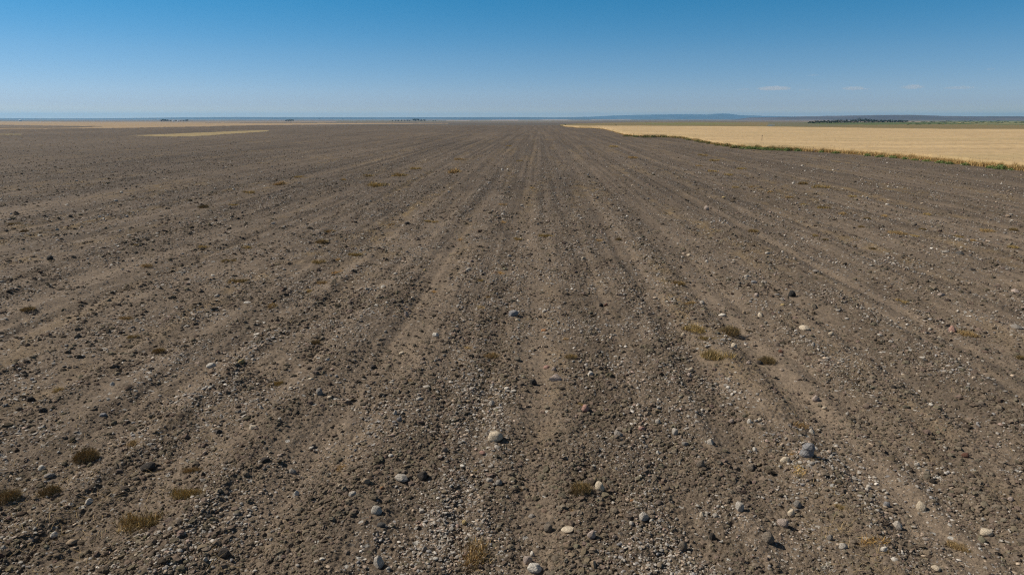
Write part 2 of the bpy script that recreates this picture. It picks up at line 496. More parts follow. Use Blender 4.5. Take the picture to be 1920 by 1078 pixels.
# ------------------------------------------------------------------ hills beyond the plain
def ridge(name, profile, r0, r1, foot, col, seed, na=420, nt_=24):
    """profile: photo points of the crest; the ridge has a real cross-section between r0 and r1"""
    p = np.array(profile, float)
    pxs = np.linspace(p[0, 0], p[-1, 0], na)
    crest = np.interp(pxs, p[:, 0], p[:, 1])
    rc = r0 + (r1 - r0) * 0.55
    dx, dy, dz = ray(pxs, crest)
    hyp = np.hypot(dx, dy)
    az = np.arctan2(dx, dy)
    H = CAM_H + dz / hyp * rc - foot
    taper = np.clip(np.minimum(np.arange(na), np.arange(na)[::-1]) / 14.0, 0, 1)
    H = np.maximum(H * (1 + 0.05 * gnoise(pxs / 22, pxs * 0, seed)), 0) * taper
    t = np.linspace(0, 1, nt_)
    T, A = np.meshgrid(t, az, indexing='ij')
    R = r0 + (r1 - r0) * T
    prof = np.interp(T, [0, 0.2, 0.42, 0.55, 0.75, 1.0], [0, 0.32, 0.85, 1.0, 0.7, 0])
    X = np.sin(A) * R; Y = np.cos(A) * R
    Z = foot - 3 + (H[None, :] + 3) * prof * (1 + 0.14 * gnoise(X / (r1 - r0) * 7, Y / (r1 - r0) * 7, seed + 1) * (1 - np.exp(-((T - .55) / .12) ** 2)))
    i = np.arange(nt_ - 1)[:, None] * na + np.arange(na - 1)[None, :]
    F = np.stack([i, i + 1, i + 1 + na, i + na], -1).reshape(-1, 4)
    V = np.stack([X, Y, Z], -1).reshape(-1, 3)
    c = np.tile(np.array(col), (len(V), 1))
    patch = gnoise(V[:, 0] / 420, V[:, 1] / 900, seed + 2)
    c *= (1 + 0.28 * np.clip(patch * 2.2, -1, 1))[:, None]
    me = mesh_np(name, V, F, M_HILL, smooth=True, attrs={'tint': c})
    return tag(link(bpy.data.objects.new(name, me)), kind='structure')
ridge('hills', [(1040, 221), (1100, 219.4), (1150, 217), (1200, 215.6), (1260, 214.6), (1310, 214.6), (1325, 215.2), (1340, 213.6), (1365, 213.2), (1385, 216),
                (1430, 217.6), (1480, 218.6), (1560, 219.4), (1700, 219.6)], 14500, 18500, -14.5, (0.05, 0.055, 0.05), 31)
ridge('hills', [(1370, 221.2), (1440, 220), (1500, 218.8), (1560, 217.4), (1620, 216.4), (1660, 215.6), (1720, 215.8), (1770, 217.6), (1830, 218.4), (1920, 218.4), (2100, 218.0), (2400, 219)],
      5200, 7200, -12.0, (0.11, 0.09, 0.085), 41)
ridge('hills', [(-600, 221.4), (-200, 221), (0, 222), (120, 222.4), (240, 221.8), (330, 220.6), (420, 219.8), (520, 220.0), (700, 220.2), (820, 220.2), (950, 219.8), (1080, 220.4), (1160, 221.4)],
      10500, 14000, -14.0, (0.06, 0.065, 0.06), 51)

# ------------------------------------------------------------------ scatter builders
def ico(sub):
    bm = bmesh.new()
    bmesh.ops.create_icosphere(bm, subdivisions=sub, radius=1.0)
    V = np.array([v.co[:] for v in bm.verts]); F = np.array([[v.index for v in f.verts] for f in bm.faces])
    bm.free()
    return V, F
def noise3(V, seed, f):
    return (gnoise(V[:, 0] * f + 7.1 * seed, V[:, 1] * f + V[:, 2] * 1.7 * f, seed) + gnoise(V[:, 2] * f - 3.3 * seed, V[:, 1] * f * 1.3 - V[:, 0] * f, seed + 50)) * 0.5
def rot_mats(n, tilt):
    a = rng.uniform(0, 2 * math.pi, n); t = rng.normal(0, tilt, n); p = rng.uniform(0, 2 * math.pi, n)
    ca, sa = np.cos(a), np.sin(a); ct, st = np.cos(t), np.sin(t)
    Rz = np.zeros((n, 3, 3)); Rz[:, 0, 0] = ca; Rz[:, 0, 1] = -sa; Rz[:, 1, 0] = sa; Rz[:, 1, 1] = ca; Rz[:, 2, 2] = 1
    ax = np.stack([np.cos(p), np.sin(p), np.zeros(n)], 1)
    K = np.zeros((n, 3, 3))
    K[:, 0, 2] = ax[:, 1]; K[:, 1, 2] = -ax[:, 0]; K[:, 2, 0] = -ax[:, 1]; K[:, 2, 1] = ax[:, 0]
    Rt = np.eye(3)[None] + st[:, None, None] * K + (1 - ct)[:, None, None] * (K @ K)
    return Rt @ Rz
def scatter_mesh(groups):
    """groups: list of (template V, F, pos (n,3), scale (n,3), rot (n,3,3), colour (n,3))"""
    Vs, Fs, Cs = [], [], []
    off = 0
    for TV, TF, pos, sc, R, col in groups:
        n = len(pos)
        if n == 0: continue
        P = TV[None] * sc[:, None, :]
        P = np.einsum('nij,nvj->nvi', R, P) + pos[:, None, :]
        Vs.append(P.reshape(-1, 3))
        Fs.append((TF[None] + (np.arange(n) * len(TV))[:, None, None] + off).reshape(-1, TF.shape[1]))
        Cs.append(np.repeat(col, len(TV), 0))
        off += n * len(TV)
    return np.concatenate(Vs), np.concatenate(Fs), np.concatenate(Cs)

def sample_ground(n, ylo, yhi=1240.0, azmax=46.0):
    """ground points thinning out with distance as the eye resolves them"""
    py = rng.uniform(ylo, yhi, n)
    az = np.radians(rng.uniform(-azmax, azmax, n))
    tau = np.tan(PITCH + np.arctan((py - 539) / FPX))
    r = np.interp(-tau, -_tau, _rs)
    keep = (r < edge_r(az) - 0.3) & (r < 400) & (r > 3.2)
    r, az = r[keep], az[keep]
    return np.sin(az) * r, np.cos(az) * r, r

IC1 = ico(1); IC2 = ico(2); IC3 = ico(3)
def templates(base, n, amp, f, seed, squash=None):
    out = []
    for i in range(n):
        V = base[0] * (1 + amp * noise3(base[0], seed + i, f))[:, None]
        out.append((V, base[1]))
    return out
def cut_templates(base, n, seed, cuts=9, lo=0.55, hi=0.95):
    """broken stone: a ball cut by random planes"""
    r2 = np.random.default_rng(seed)
    out = []
    for i in range(n):
        V = base[0].copy()
        for k in range(cuts):
            d = r2.normal(size=3); d /= np.linalg.norm(d)
            h = r2.uniform(lo, hi)
            s = V @ d
            V = V - np.maximum(s - h, 0)[:, None] * d[None]
        out.append((V, base[1]))
    return out

# ------------------------------------------------------------------ earth clods and gravel covering the field (nobody could count them)
def px_metres(r):
    return np.sqrt(r * r + CAM_H ** 2) / FPX
KEEP_OUT = []                      # where the single stones lie
def clear_of_stones(x, y):
    ok = np.ones(len(x), bool)
    for sx, sy, sr in KEEP_OUT:
        ok &= (x - sx) ** 2 + (y - sy) ** 2 > sr * sr
    return ok
def pareto(n, lo, hi, a):
    q = rng.uniform(0, 1, n)
    return lo * (1 - q * (1 - (lo / hi) ** a)) ** (-1 / a)

def build_clods():
    n = 620000
    x, y, r = sample_ground(n, 236)
    b = band(x, y)
    s_px = pareto(len(x), 1.0, 6.5, 2.2) * np.interp(r, [6, 20, 70], [2.1, 1.5, 1.3])
    s = s_px * px_metres(r)
    s *= 1 + 0.4 * gnoise(x / 1.1, y / 1.7, 63); s_px = s / px_metres(r)
    dens = (0.22 + 0.46 * b ** 1.2) * np.interp(r, [10, 25, 60], [1.0, 1.5, 2.6]) * np.clip(0.75 + 1.1 * gnoise(x / 0.8, y / 1.3, 61) + 0.5 * gnoise(x / 3.5, y / 6, 62), 0.12, 1.7)
    keep = clear_of_stones(x, y) & (rng.uniform(0, 1, len(x)) < dens) & (s < 0.11 + 0.14 * rng.uniform(0, 1, len(x)) ** 2)
    x, y, r, s, s_px, b = (q[keep] for q in (x, y, r, s, s_px, b))
    z = ground_z(x, y)
    n = len(x)
    base = SOIL * 0.93
    col = base[None] * rng.uniform(0.72, 1.18, n)[:, None] * (1 + rng.normal(0, 0.03, (n, 3)))
    dark = rng.uniform(0, 1, n) < 0.12
    col[dark] *= 0.55
    sc = (s * 0.5)[:, None] * np.stack([rng.uniform(0.8, 1.3, n), rng.uniform(0.7, 1.1, n), rng.uniform(0.42, 0.8, n)], 1)
    pos = np.stack([x, y, z + sc[:, 2] * rng.uniform(-0.2, 0.45, n)], 1)
    R = rot_mats(n, 0.35)
    big = s_px > 4.2
    T2 = templates(IC2, 9, 0.75, 1.5, 60); T1 = cut_templates(IC1, 9, 5, cuts=4)
    pick = rng.integers(0, 9, n)
    groups = []
    for k in range(9):
        for sel, T in ((big, T2), (~big, T1)):
            q = sel & (pick == k)
            groups.append((T[k][0], T[k][1], pos[q], sc[q], R[q], col[q]))
    V, F, Cc = scatter_mesh(groups)
    me = mesh_np('earth_clods', V, F, M_CLOD, attrs={'tint': Cc})
    tag(link(bpy.data.objects.new('earth_clods', me)), 'crumbly brown earth clods strewn over the tilled field', 'earth clods', kind='stuff')

GCOL = np.array([(0.30, 0.285, 0.26), (0.36, 0.34, 0.31), (0.24, 0.225, 0.205), (0.27, 0.22, 0.18), (0.33, 0.27, 0.21), (0.22, 0.215, 0.215), (0.45, 0.43, 0.40), (0.17, 0.155, 0.14), (0.29, 0.22, 0.19)])
GP = np.array([.17, .09, .2, .14, .1, .11, .04, .14, .03])
def build_gravel():
    n = 620000
    x, y, r = sample_ground(n, 240)
    b = band(x, y)
    u, v = uv(x, y)
    s_px = pareto(len(x), 1.0, 4.2, 1.95) * np.interp(r, [6, 20, 70], [1.9, 1.45, 1.3])
    s = s_px * px_metres(r)
    clus = np.clip(0.42 + 1.1 * gnoise(x / 1.2, y / 2.0, 71) + 0.6 * gnoise(x / 0.4, y / 0.6, 72), 0.05, 1.15)
    s *= 1 + 0.35 * gnoise(x / 1.3, y / 2.1, 73); s_px = s / px_metres(r)
    dens = (0.12 + 0.50 * b ** 1.4) * clus * np.interp(r, [6, 10, 22, 60], [0.55, 0.8, 1.6, 2.8]) * np.interp(u, [-30, -12, -5, 0], [1.5, 1.45, 1.25, 1.0])
    keep = clear_of_stones(x, y) & (rng.uniform(0, 1, len(x)) < dens) & (s < 0.07 + 0.15 * rng.uniform(0, 1, len(x)) ** 3)
    x, y, r, s, s_px, b, u = (q[keep] for q in (x, y, r, s, s_px, b, u))
    z = ground_z(x, y)
    n = len(x)
    col = np.array([1.08, 1.0, 0.90]) * GCOL[rng.choice(len(GCOL), n, p=GP / GP.sum())] * rng.uniform(0.85, 1.35, n)[:, None]
    flat = rng.uniform(0, 1, n) < np.interp(u, [-8, -2, 2], [0.8, 0.55, 0.4])
    hz = np.where(flat, rng.uniform(0.16, 0.34, n), rng.uniform(0.45, 0.8, n))
    sc = (s * 0.5)[:, None] * np.stack([rng.uniform(0.9, 1.4, n), rng.uniform(0.65, 1.0, n), hz], 1)
    pos = np.stack([x, y, z + sc[:, 2] * 0.4 + s * 0.08], 1)
    R = rot_mats(n, 0.3)
    big = s_px > 4.0
    T2 = cut_templates(IC2, 10, 9, cuts=8); T1 = cut_templates(IC1, 10, 19, cuts=4)
    pick = rng.integers(0, 10, n)
    groups = []
    for k in range(10):
        for sel, T in ((big, T2), (~big, T1)):
            q = sel & (pick == k)
            groups.append((T[k][0], T[k][1], pos[q], sc[q], R[q], col[q]))
    V, F, Cc = scatter_mesh(groups)
    me = mesh_np('gravel', V, F, M_GRAVEL, attrs={'tint': Cc})
    tag(link(bpy.data.objects.new('gravel', me)), 'pale grey gravel and stone flakes scattered along the tilled strips', 'gravel', kind='stuff')

# ------------------------------------------------------------------ blades
def blades(pos, h, w, lean, col, curl=0.5, up=None):
    """curved tapering blades as one vertex/triangle set: 5 verts, 3 triangles each"""
    n = len(pos)
    a = rng.uniform(0, 2 * math.pi, n)
    side = np.stack([np.cos(a), np.sin(a), np.zeros(n)], 1) * (w * 0.5)[:, None]
    mid = pos + lean * 0.42 + np.stack([np.zeros(n), np.zeros(n), h * 0.62], 1)
    tip = pos + lean * 1.0 + np.stack([np.zeros(n), np.zeros(n), h], 1)
    V = np.stack([pos - side, pos + side, mid - side * 0.8, mid + side * 0.8, tip], 1).reshape(-1, 3)
    o = (np.arange(n) * 5)[:, None]
    F = np.concatenate([o + [0, 1, 3], o + [0, 3, 2], o + [2, 3, 4]], 0)
    return V, F, np.repeat(col, 5, 0)

# ------------------------------------------------------------------ the ripe grain on the right
def build_grain():
    az = np.radians(np.linspace(4.2, 52, 520))
    r_near = edge_r(az) + 1.0
    fx = np.array([1046, 1070, 1100, 1200, 1440, 1600, 1780, 1920, 2300, 2900.0]); fy = np.array([235.3, 235.8, 236.0, 236.2, 237.6, 239.8, 242.0, 242.2, 242.0, 240])
    dx, dy, dz = ray(fx, fy)
    r_far = np.interp(az, np.arctan2(dx, dy), (CAM_H - 0.62) / (-dz / np.hypot(dx, dy)))
    r_far = np.maximum(r_far, r_near + 1.5)
    t = np.linspace(0, 1, 110) ** 1.5
    R = r_near[None, :] + (r_far - r_near)[None, :] * t[:, None]
    A = np.tile(az, (len(t), 1))
    X = np.sin(A) * R; Y = np.cos(A) * R
    Z = 0.60 + 0.025 * gnoise(X / 0.9, Y / 0.9, 81) + 0.06 * gnoise(X / 7, Y / 7, 82)
    Z = np.concatenate([np.full((1, len(az)), -0.02), Z, np.full((1, len(az)), -0.02)], 0)
    X = np.concatenate([X[:1], X, X[-1:]], 0); Y = np.concatenate([Y[:1], Y, Y[-1:]], 0)
    nr, na = X.shape
    V = np.stack([X, Y, Z], -1).reshape(-1, 3)
    i = np.arange(nr - 1)[:, None] * na + np.arange(na - 1)[None, :]
    F = np.stack([i, i + na, i + na + 1, i + 1], -1).reshape(-1, 4)[:, ::-1]
    base = np.array([0.50, 0.35, 0.178])
    xs, ys = V[:, 0], V[:, 1]
    # combine passes and thin stands: broad bands across the crop
    k = 1 + 0.13 * gnoise(xs / 55, ys / 7, 83) + 0.12 * gnoise(xs / 22, ys / 2.2, 84) + 0.10 * gnoise(xs / 5, ys / 0.9, 86)
    col = base[None] * k[:, None]
    gr = np.clip(gnoise(xs / 40, ys / 14, 85) * 1.5 - 0.1, 0, 1)
    col = col * (1 - 0.5 * gr[:, None]) + np.array([0.37, 0.285, 0.135]) * 0.5 * gr[:, None]
    # standing ears, thinning with distance
    n = 24000
    aa = np.radians(rng.uniform(5.5, 50, n)); tt = rng.uniform(0, 1, n) ** 2.2
    rn = np.interp(aa, az, r_near); rf = np.interp(aa, az, r_far)
    rr = rn + (rf - rn) * tt
    bx, by = np.sin(aa) * rr, np.cos(aa) * rr
    pos = np.stack([bx, by, np.full(n, 0.35)], 1)
    lean = np.stack([rng.normal(0.06, 0.10, n), rng.normal(0, 0.10, n), np.zeros(n)], 1)
    bc = base[None] * rng.uniform(0.9, 1.12, n)[:, None]
    BV, BF, BC = blades(pos, rng.uniform(0.24, 0.36, n), np.maximum(0.02, rr * 0.00035), lean, bc)
    tri = np.concatenate([F[:, [0, 1, 2]], F[:, [0, 2, 3]]], 0)
    me = mesh_np('ripe_grain', np.concatenate([V, BV]), np.concatenate([tri, BF + len(V)]), M_BLADE, attrs={'tint': np.concatenate([col, BC])})
    tag(link(bpy.data.objects.new('ripe_grain', me)), 'ripe straw coloured grain standing to the right of the tilled field', 'grain crop', kind='stuff')
build_grain()

# dry grass verge between the earth and the grain
def build_verge():
    n = 46000
    px = np.concatenate([rng.uniform(1050, 1500, n // 3), rng.uniform(1400, 2300, n - n // 3)])
    az = np.arctan2(*ray(px, np.full_like(px, 260.0))[:2])
    r0 = edge_r(az)
    x0, y0 = np.sin(az) * r0, np.cos(az) * r0
    off = rng.uniform(0, 1, n) ** 1.2 * (2.2 + 0.6 * gnoise(px / 30, px * 0, 91))
    rr = r0 + off
    x, y = np.sin(az) * rr, np.cos(az) * rr
    z = ground_z(x, y, 0.5)
    hmod = 0.8 + 0.35 * gnoise(px / 14, px * 0, 92)
    h = rng.uniform(0.30, 0.66, n) * hmod * np.interp(px, [1050, 1150, 1220], [.45, .55, 1])
    green = np.interp(px, [1050, 1165, 1200, 1390, 1480, 1500, 2300], [0.15, 0.3, 0.6, 0.6, 0.55, 0.08, 0.1]) + 0.25 * gnoise(px / 18, px * 0, 93)
    isg = rng.uniform(0, 1, n) < green * np.interp(off, [0, 1.6], [1, 0.2])
    tan = np.array([0.52, 0.335, 0.13]); grn = np.array([0.16, 0.16, 0.055])
    col = np.where(isg[:, None], grn[None], tan[None]) * rng.uniform(0.7, 1.25, n)[:, None]
    mixr = rng.uniform(0, 1, n) < 0.3
    col[mixr & ~isg] = np.array([0.58, 0.41, 0.18]) * rng.uniform(0.8, 1.1, (mixr & ~isg).sum())[:, None]
    lean = np.stack([rng.normal(0.05, 0.16, n), rng.normal(0, 0.16, n), np.zeros(n)], 1)
    V, F, Cc = blades(np.stack([x, y, z - 0.02], 1), h, np.maximum(0.014, rr * 0.00035), lean, col)
    me = mesh_np('verge_grass', V, F, M_BLADE, attrs={'tint': Cc})
    tag(link(bpy.data.objects.new('verge_grass', me)), 'dry orange tan grass strip along the edge of the ripe grain', 'dry grass', kind='stuff')
build_verge()

# broken straw and dead stems lying on the earth
def build_straw():
    n = 60000
    x, y, r = sample_ground(n, 262)
    u, v = uv(x, y)
    cl = np.clip(-0.12 + 1.0 * gnoise(u / 1.4, v / 11, 95) + 0.8 * gnoise(x / 0.6, y / 0.9, 96), 0, 1) * np.interp(u, [-20, -3, 3, 10], [1, 1, .7, .5])
    k = rng.uniform(0, 1, len(x)) < cl
    x, y, r = x[k], y[k], r[k]; n = len(x)
    z = ground_z(x, y) + 0.012
    L = rng.uniform(0.05, 0.2, n); a = rng.uniform(0, 2 * math.pi, n)
    lean = np.stack([np.cos(a) * L, np.sin(a) * L, np.zeros(n)], 1)
    col = np.array([0.30, 0.21, 0.10])[None] * rng.uniform(0.6, 1.5, n)[:, None]
    V, F, Cc = blades(np.stack([x, y, z], 1), rng.uniform(0.0, 0.05, n), np.maximum(0.004, r * 0.0004), lean, col)
    me = mesh_np('straw_litter', V, F, M_BLADE, attrs={'tint': Cc})
    tag(link(bpy.data.objects.new('straw_litter', me)), 'broken straw bits lying across the brown earth', 'straw', kind='stuff')
build_straw()

# ------------------------------------------------------------------ single stones, placed where they lie in the field
COL = {'cream': (.64, .55, .43), 'pale grey': (.52, .48, .43), 'white': (.70, .66, .60), 'grey': (.31, .285, .26), 'blue grey': (.30, .30, .315),
       'dark grey': (.10, .096, .092), 'black': (.032, .031, .030), 'pinkish grey': (.44, .365, .325), 'pink': (.46, .28, .235), 'tan': (.40, .31, .22),
       'yellow tan': (.48, .37, .18), 'red brown': (.17, .085, .06), 'brown grey': (.22, .185, .15), 'orange': (.42, .23, .12), 'brown': (.085, .066, .05)}
# photo x, y, width, height (px), colour, shape
STONES = [
 (1512,863,25,29,'blue grey','lumpy'),(929,833,27,18,'cream','round'),(963,597,18,11,'blue grey','oval'),(1041,720,24,13,'pinkish grey','wedge shaped'),
 (1508,620,19,11,'cream','flat'),(1485,553,13,12,'black','round'),(1124,927,17,16,'cream','round'),(1472,869,19,14,'cream','oval'),(1002,1070,26,17,'white','jagged'),
 (1467,982,20,16,'pinkish grey','round'),(1205,983,20,14,'pale grey','jagged'),(1727,950,16,20,'cream','tilted'),(1439,1019,22,20,'brown grey','round'),
 (707,972,20,16,'pale grey','round'),(709,1068,20,20,'pale grey','jagged'),(753,905,24,12,'pale grey','jagged'),(1851,992,20,12,'cream','oval'),
 (396,687,17,9,'white','oval'),(1530,747,14,11,'pinkish grey','tilted'),(1786,617,11,11,'pink','jagged'),(1325,392,9,8,'pinkish grey','round'),(1713,423,11,7,'brown grey','round'),
 (1529,285,10,5,'pinkish grey','jagged'),(95,489,11,8,'black','lumpy'),(1414,532,11,7,'blue grey','flat'),(1906,616,19,7,'grey','flat'),(79,882,12,10,'white','round'),
 (135,1019,18,11,'tan','flat'),(422,1046,22,17,'brown','lumpy'),(999,723,14,11,'black','lumpy'),(279,879,26,12,'brown','lumpy'),(792,899,20,16,'brown','lumpy'),
 (905,854,12,8,'pink','flat'),(933,848,12,7,'pale grey','jagged'),(733,865,10,10,'white','flat'),(687,918,16,10,'tan','oval'),(717,925,8,11,'orange','oval'),
 (662,941,14,10,'pale grey','oval'),(791,963,9,11,'pale grey','tilted'),(796,1034,10,16,'grey','tilted'),(935,914,13,10,'grey','round'),(997,967,13,8,'grey','flat'),
 (1028,998,16,14,'brown grey','tilted'),(1064,1004,24,10,'cream','flat'),(1108,1018,15,14,'pinkish grey','round'),(989,1054,16,15,'pinkish grey','round'),(998,1041,8,8,'white','round'),
 (1097,781,14,12,'pink','round'),(1005,851,10,7,'tan','flat'),(833,854,12,10,'brown grey','round'),(876,811,8,7,'white','flat'),(749,799,9,8,'blue grey','round'),
 (1113,882,10,8,'white','jagged'),(871,985,9,8,'yellow tan','round'),(715,997,16,9,'dark grey','oval'),(918,907,12,8,'pale grey','oval'),(638,921,8,6,'cream','oval'),
 (817,1058,10,7,'white','flat'),(595,1071,9,7,'pale grey','flat'),(606,1067,10,7,'white','flat'),(1386,961,15,16,'pale grey','jagged'),(1484,962,13,13,'cream','tilted'),
 (1495,950,13,13,'grey','round'),(1279,1030,17,15,'brown grey','round'),(1335,1012,12,13,'dark grey','lumpy'),(1312,882,14,14,'brown grey','round'),(1407,878,14,11,'brown grey','lumpy'),
 (1265,820,11,12,'pale grey','jagged'),(1159,826,16,10,'grey','jagged'),(1203,815,12,8,'pink','oval'),(1331,840,12,10,'pale grey','jagged'),(1233,800,10,9,'pale grey','round'),
 (1371,791,9,8,'pinkish grey','round'),(1404,797,8,9,'white','tilted'),(1423,793,11,9,'cream','oval'),(1522,812,10,10,'pale grey','jagged'),(1284,840,12,9,'grey','oval'),
 (1233,856,7,8,'white','jagged'),(1415,846,8,9,'white','jagged'),(1579,1032,16,11,'pale grey','jagged'),(1112,1070,14,11,'tan','wedge shaped'),(1185,946,8,10,'orange','oval'),
 (1316,971,9,10,'cream','jagged'),(1341,974,8,11,'pale grey','tilted'),(1555,1015,10,10,'grey','round'),(1183,995,10,7,'pale grey','oval'),(1809,856,12,9,'red brown','round'),
 (1749,897,11,9,'dark grey','lumpy'),(1720,868,9,8,'pale grey','tilted'),(1684,985,15,14,'pale grey','jagged'),(1675,1058,13,9,'white','flat'),(1756,1058,17,9,'cream','flat'),
 (1895,936,9,8,'pinkish grey','round'),(1656,1040,10,12,'white','tilted'),(1663,944,11,9,'blue grey','round'),(1629,912,9,8,'pale grey','jagged'),(1603,788,7,7,'dark grey','round'),
 (971,605,10,7,'cream','oval'),(706,581,8,6,'white','flat'),(817,640,12,8,'white','jagged'),(762,594,9,10,'pinkish grey','jagged'),(742,518,8,5,'pale grey','oval'),
 (701,692,12,8,'black','lumpy'),(599,702,14,8,'black','lumpy'),(615,687,8,6,'white','oval'),(600,747,12,13,'grey','tilted'),(618,751,9,5,'cream','flat'),
 (922,760,12,10,'pale grey','jagged'),(1107,708,12,8,'white','jagged'),(900,702,9,7,'pale grey','oval'),(1020,625,11,5,'orange','flat'),(1025,693,13,7,'pink','flat'),
 (1038,701,9,7,'pinkish grey','round'),(753,665,10,5,'cream','flat'),(800,734,14,6,'pale grey','flat'),(787,759,12,8,'pale grey','flat'),(742,790,8,11,'pale grey','tilted'),
 (773,564,6,5,'cream','round'),(797,512,5,4,'yellow tan','round'),(583,723,10,5,'cream','flat'),(878,758,9,5,'tan','flat'),(1021,589,9,6,'pale grey','oval'),
 (1400,522,9,5,'pale grey','flat'),(1418,559,8,7,'pinkish grey','round'),(1426,591,9,9,'cream','jagged'),(1386,536,8,6,'brown grey','round'),(1466,564,9,5,'grey','jagged'),
 (1467,576,8,5,'yellow tan','flat'),(1354,591,13,6,'white','flat'),(1395,584,7,6,'tan','round'),(1295,694,10,6,'cream','wedge shaped'),(1292,709,9,8,'pinkish grey','round'),
 (1376,655,11,9,'cream','round'),(1403,684,9,7,'pinkish grey','oval'),(1281,629,7,6,'cream','round'),(1316,570,9,7,'pale grey','jagged'),(1136,578,7,6,'red brown','lumpy'),
 (1127,578,8,7,'dark grey','lumpy'),(1204,566,8,6,'dark grey','lumpy'),(1464,657,8,6,'red brown','round'),(1465,664,6,5,'pinkish grey','round'),(1425,678,12,8,'dark grey','lumpy'),
 (1557,630,9,7,'cream','round'),(1760,633,12,7,'cream','wedge shaped'),(1546,762,9,6,'cream','oval'),(1745,762,9,6,'white','oval'),(1524,655,7,7,'pale grey','jagged'),
 (1670,642,9,5,'pale grey','flat'),(1675,731,10,7,'dark grey','lumpy'),(1735,676,9,5,'dark grey','flat'),(1650,629,9,4,'white','flat'),(1904,544,14,6,'pinkish grey','flat'),
 (1744,614,6,5,'pale grey','round'),(453,684,13,7,'yellow tan','oval'),(193,780,13,6,'blue grey','flat'),(80,770,13,9,'dark grey','lumpy'),(211,722,9,7,'white','jagged'),
 (407,556,9,5,'pale grey','oval'),(464,568,13,4,'white','flat'),(476,813,15,9,'cream','jagged'),(411,815,12,9,'black','lumpy'),(490,774,7,7,'pale grey','jagged'),
 (57,745,14,9,'dark grey','lumpy'),(449,777,7,7,'grey','round'),(94,896,17,8,'grey','flat'),(499,876,16,9,'dark grey','lumpy'),(549,887,14,9,'grey','jagged'),
 (168,944,13,9,'white','jagged'),(382,897,8,8,'black','lumpy'),(392,980,13,6,'black','flat'),(478,959,9,6,'pale grey','flat'),(257,1049,8,7,'cream','flat'),
 (291,1046,7,6,'white','flat'),(387,1062,9,8,'pale grey','tilted'),(102,1005,13,9,'white','jagged'),(9,1037,10,14,'pale grey','tilted'),(3,1055,10,15,'red brown','tilted'),
 (556,931,12,12,'white','jagged'),(130,993,12,9,'pale grey','flat'),(228,362,5,4,'white','jagged'),(218,380,6,4,'pale grey','oval'),(187,409,6,4,'white','oval'),
 (107,433,7,4,'pale grey','oval'),(76,446,8,4,'white','oval'),(242,443,7,4,'white','flat'),(153,427,5,4,'pale grey','jagged'),(373,411,5,3,'white','flat'),
 (438,356,5,3,'white','oval'),(313,395,6,4,'brown grey','lumpy'),(21,403,5,3,'white','oval'),(399,516,7,4,'white','jagged'),(719,543,10,6,'white','jagged'),
 (942,321,4,4,'white','round'),(952,320,4,4,'white','oval'),(1003,386,5,3,'cream','flat'),(1094,488,8,5,'cream','oval'),(955,483,8,5,'pale grey','oval'),
 (763,419,10,5,'dark grey','lumpy'),(1148,427,7,5,'pale grey','flat'),(761,496,5,4,'cream','oval'),(1356,373,7,3,'yellow tan','flat'),(1487,347,5,3,'white','oval'),
 (1663,386,7,3,'white','flat'),(1292,477,9,4,'cream','flat'),(1325,492,5,5,'white','jagged'),(1529,512,11,5,'grey','flat'),(1439,480,9,5,'pale grey','flat'),
 (1800,477,14,6,'dark grey','flat'),(1773,473,12,5,'grey','flat'),(1823,503,11,5,'dark grey','lumpy'),(1895,404,8,3,'grey','flat'),(1562,321,4,3,'white','oval'),
 (1504,313,5,3,'pale grey','jagged'),(1765,553,12,8,'pinkish grey','flat'),
]
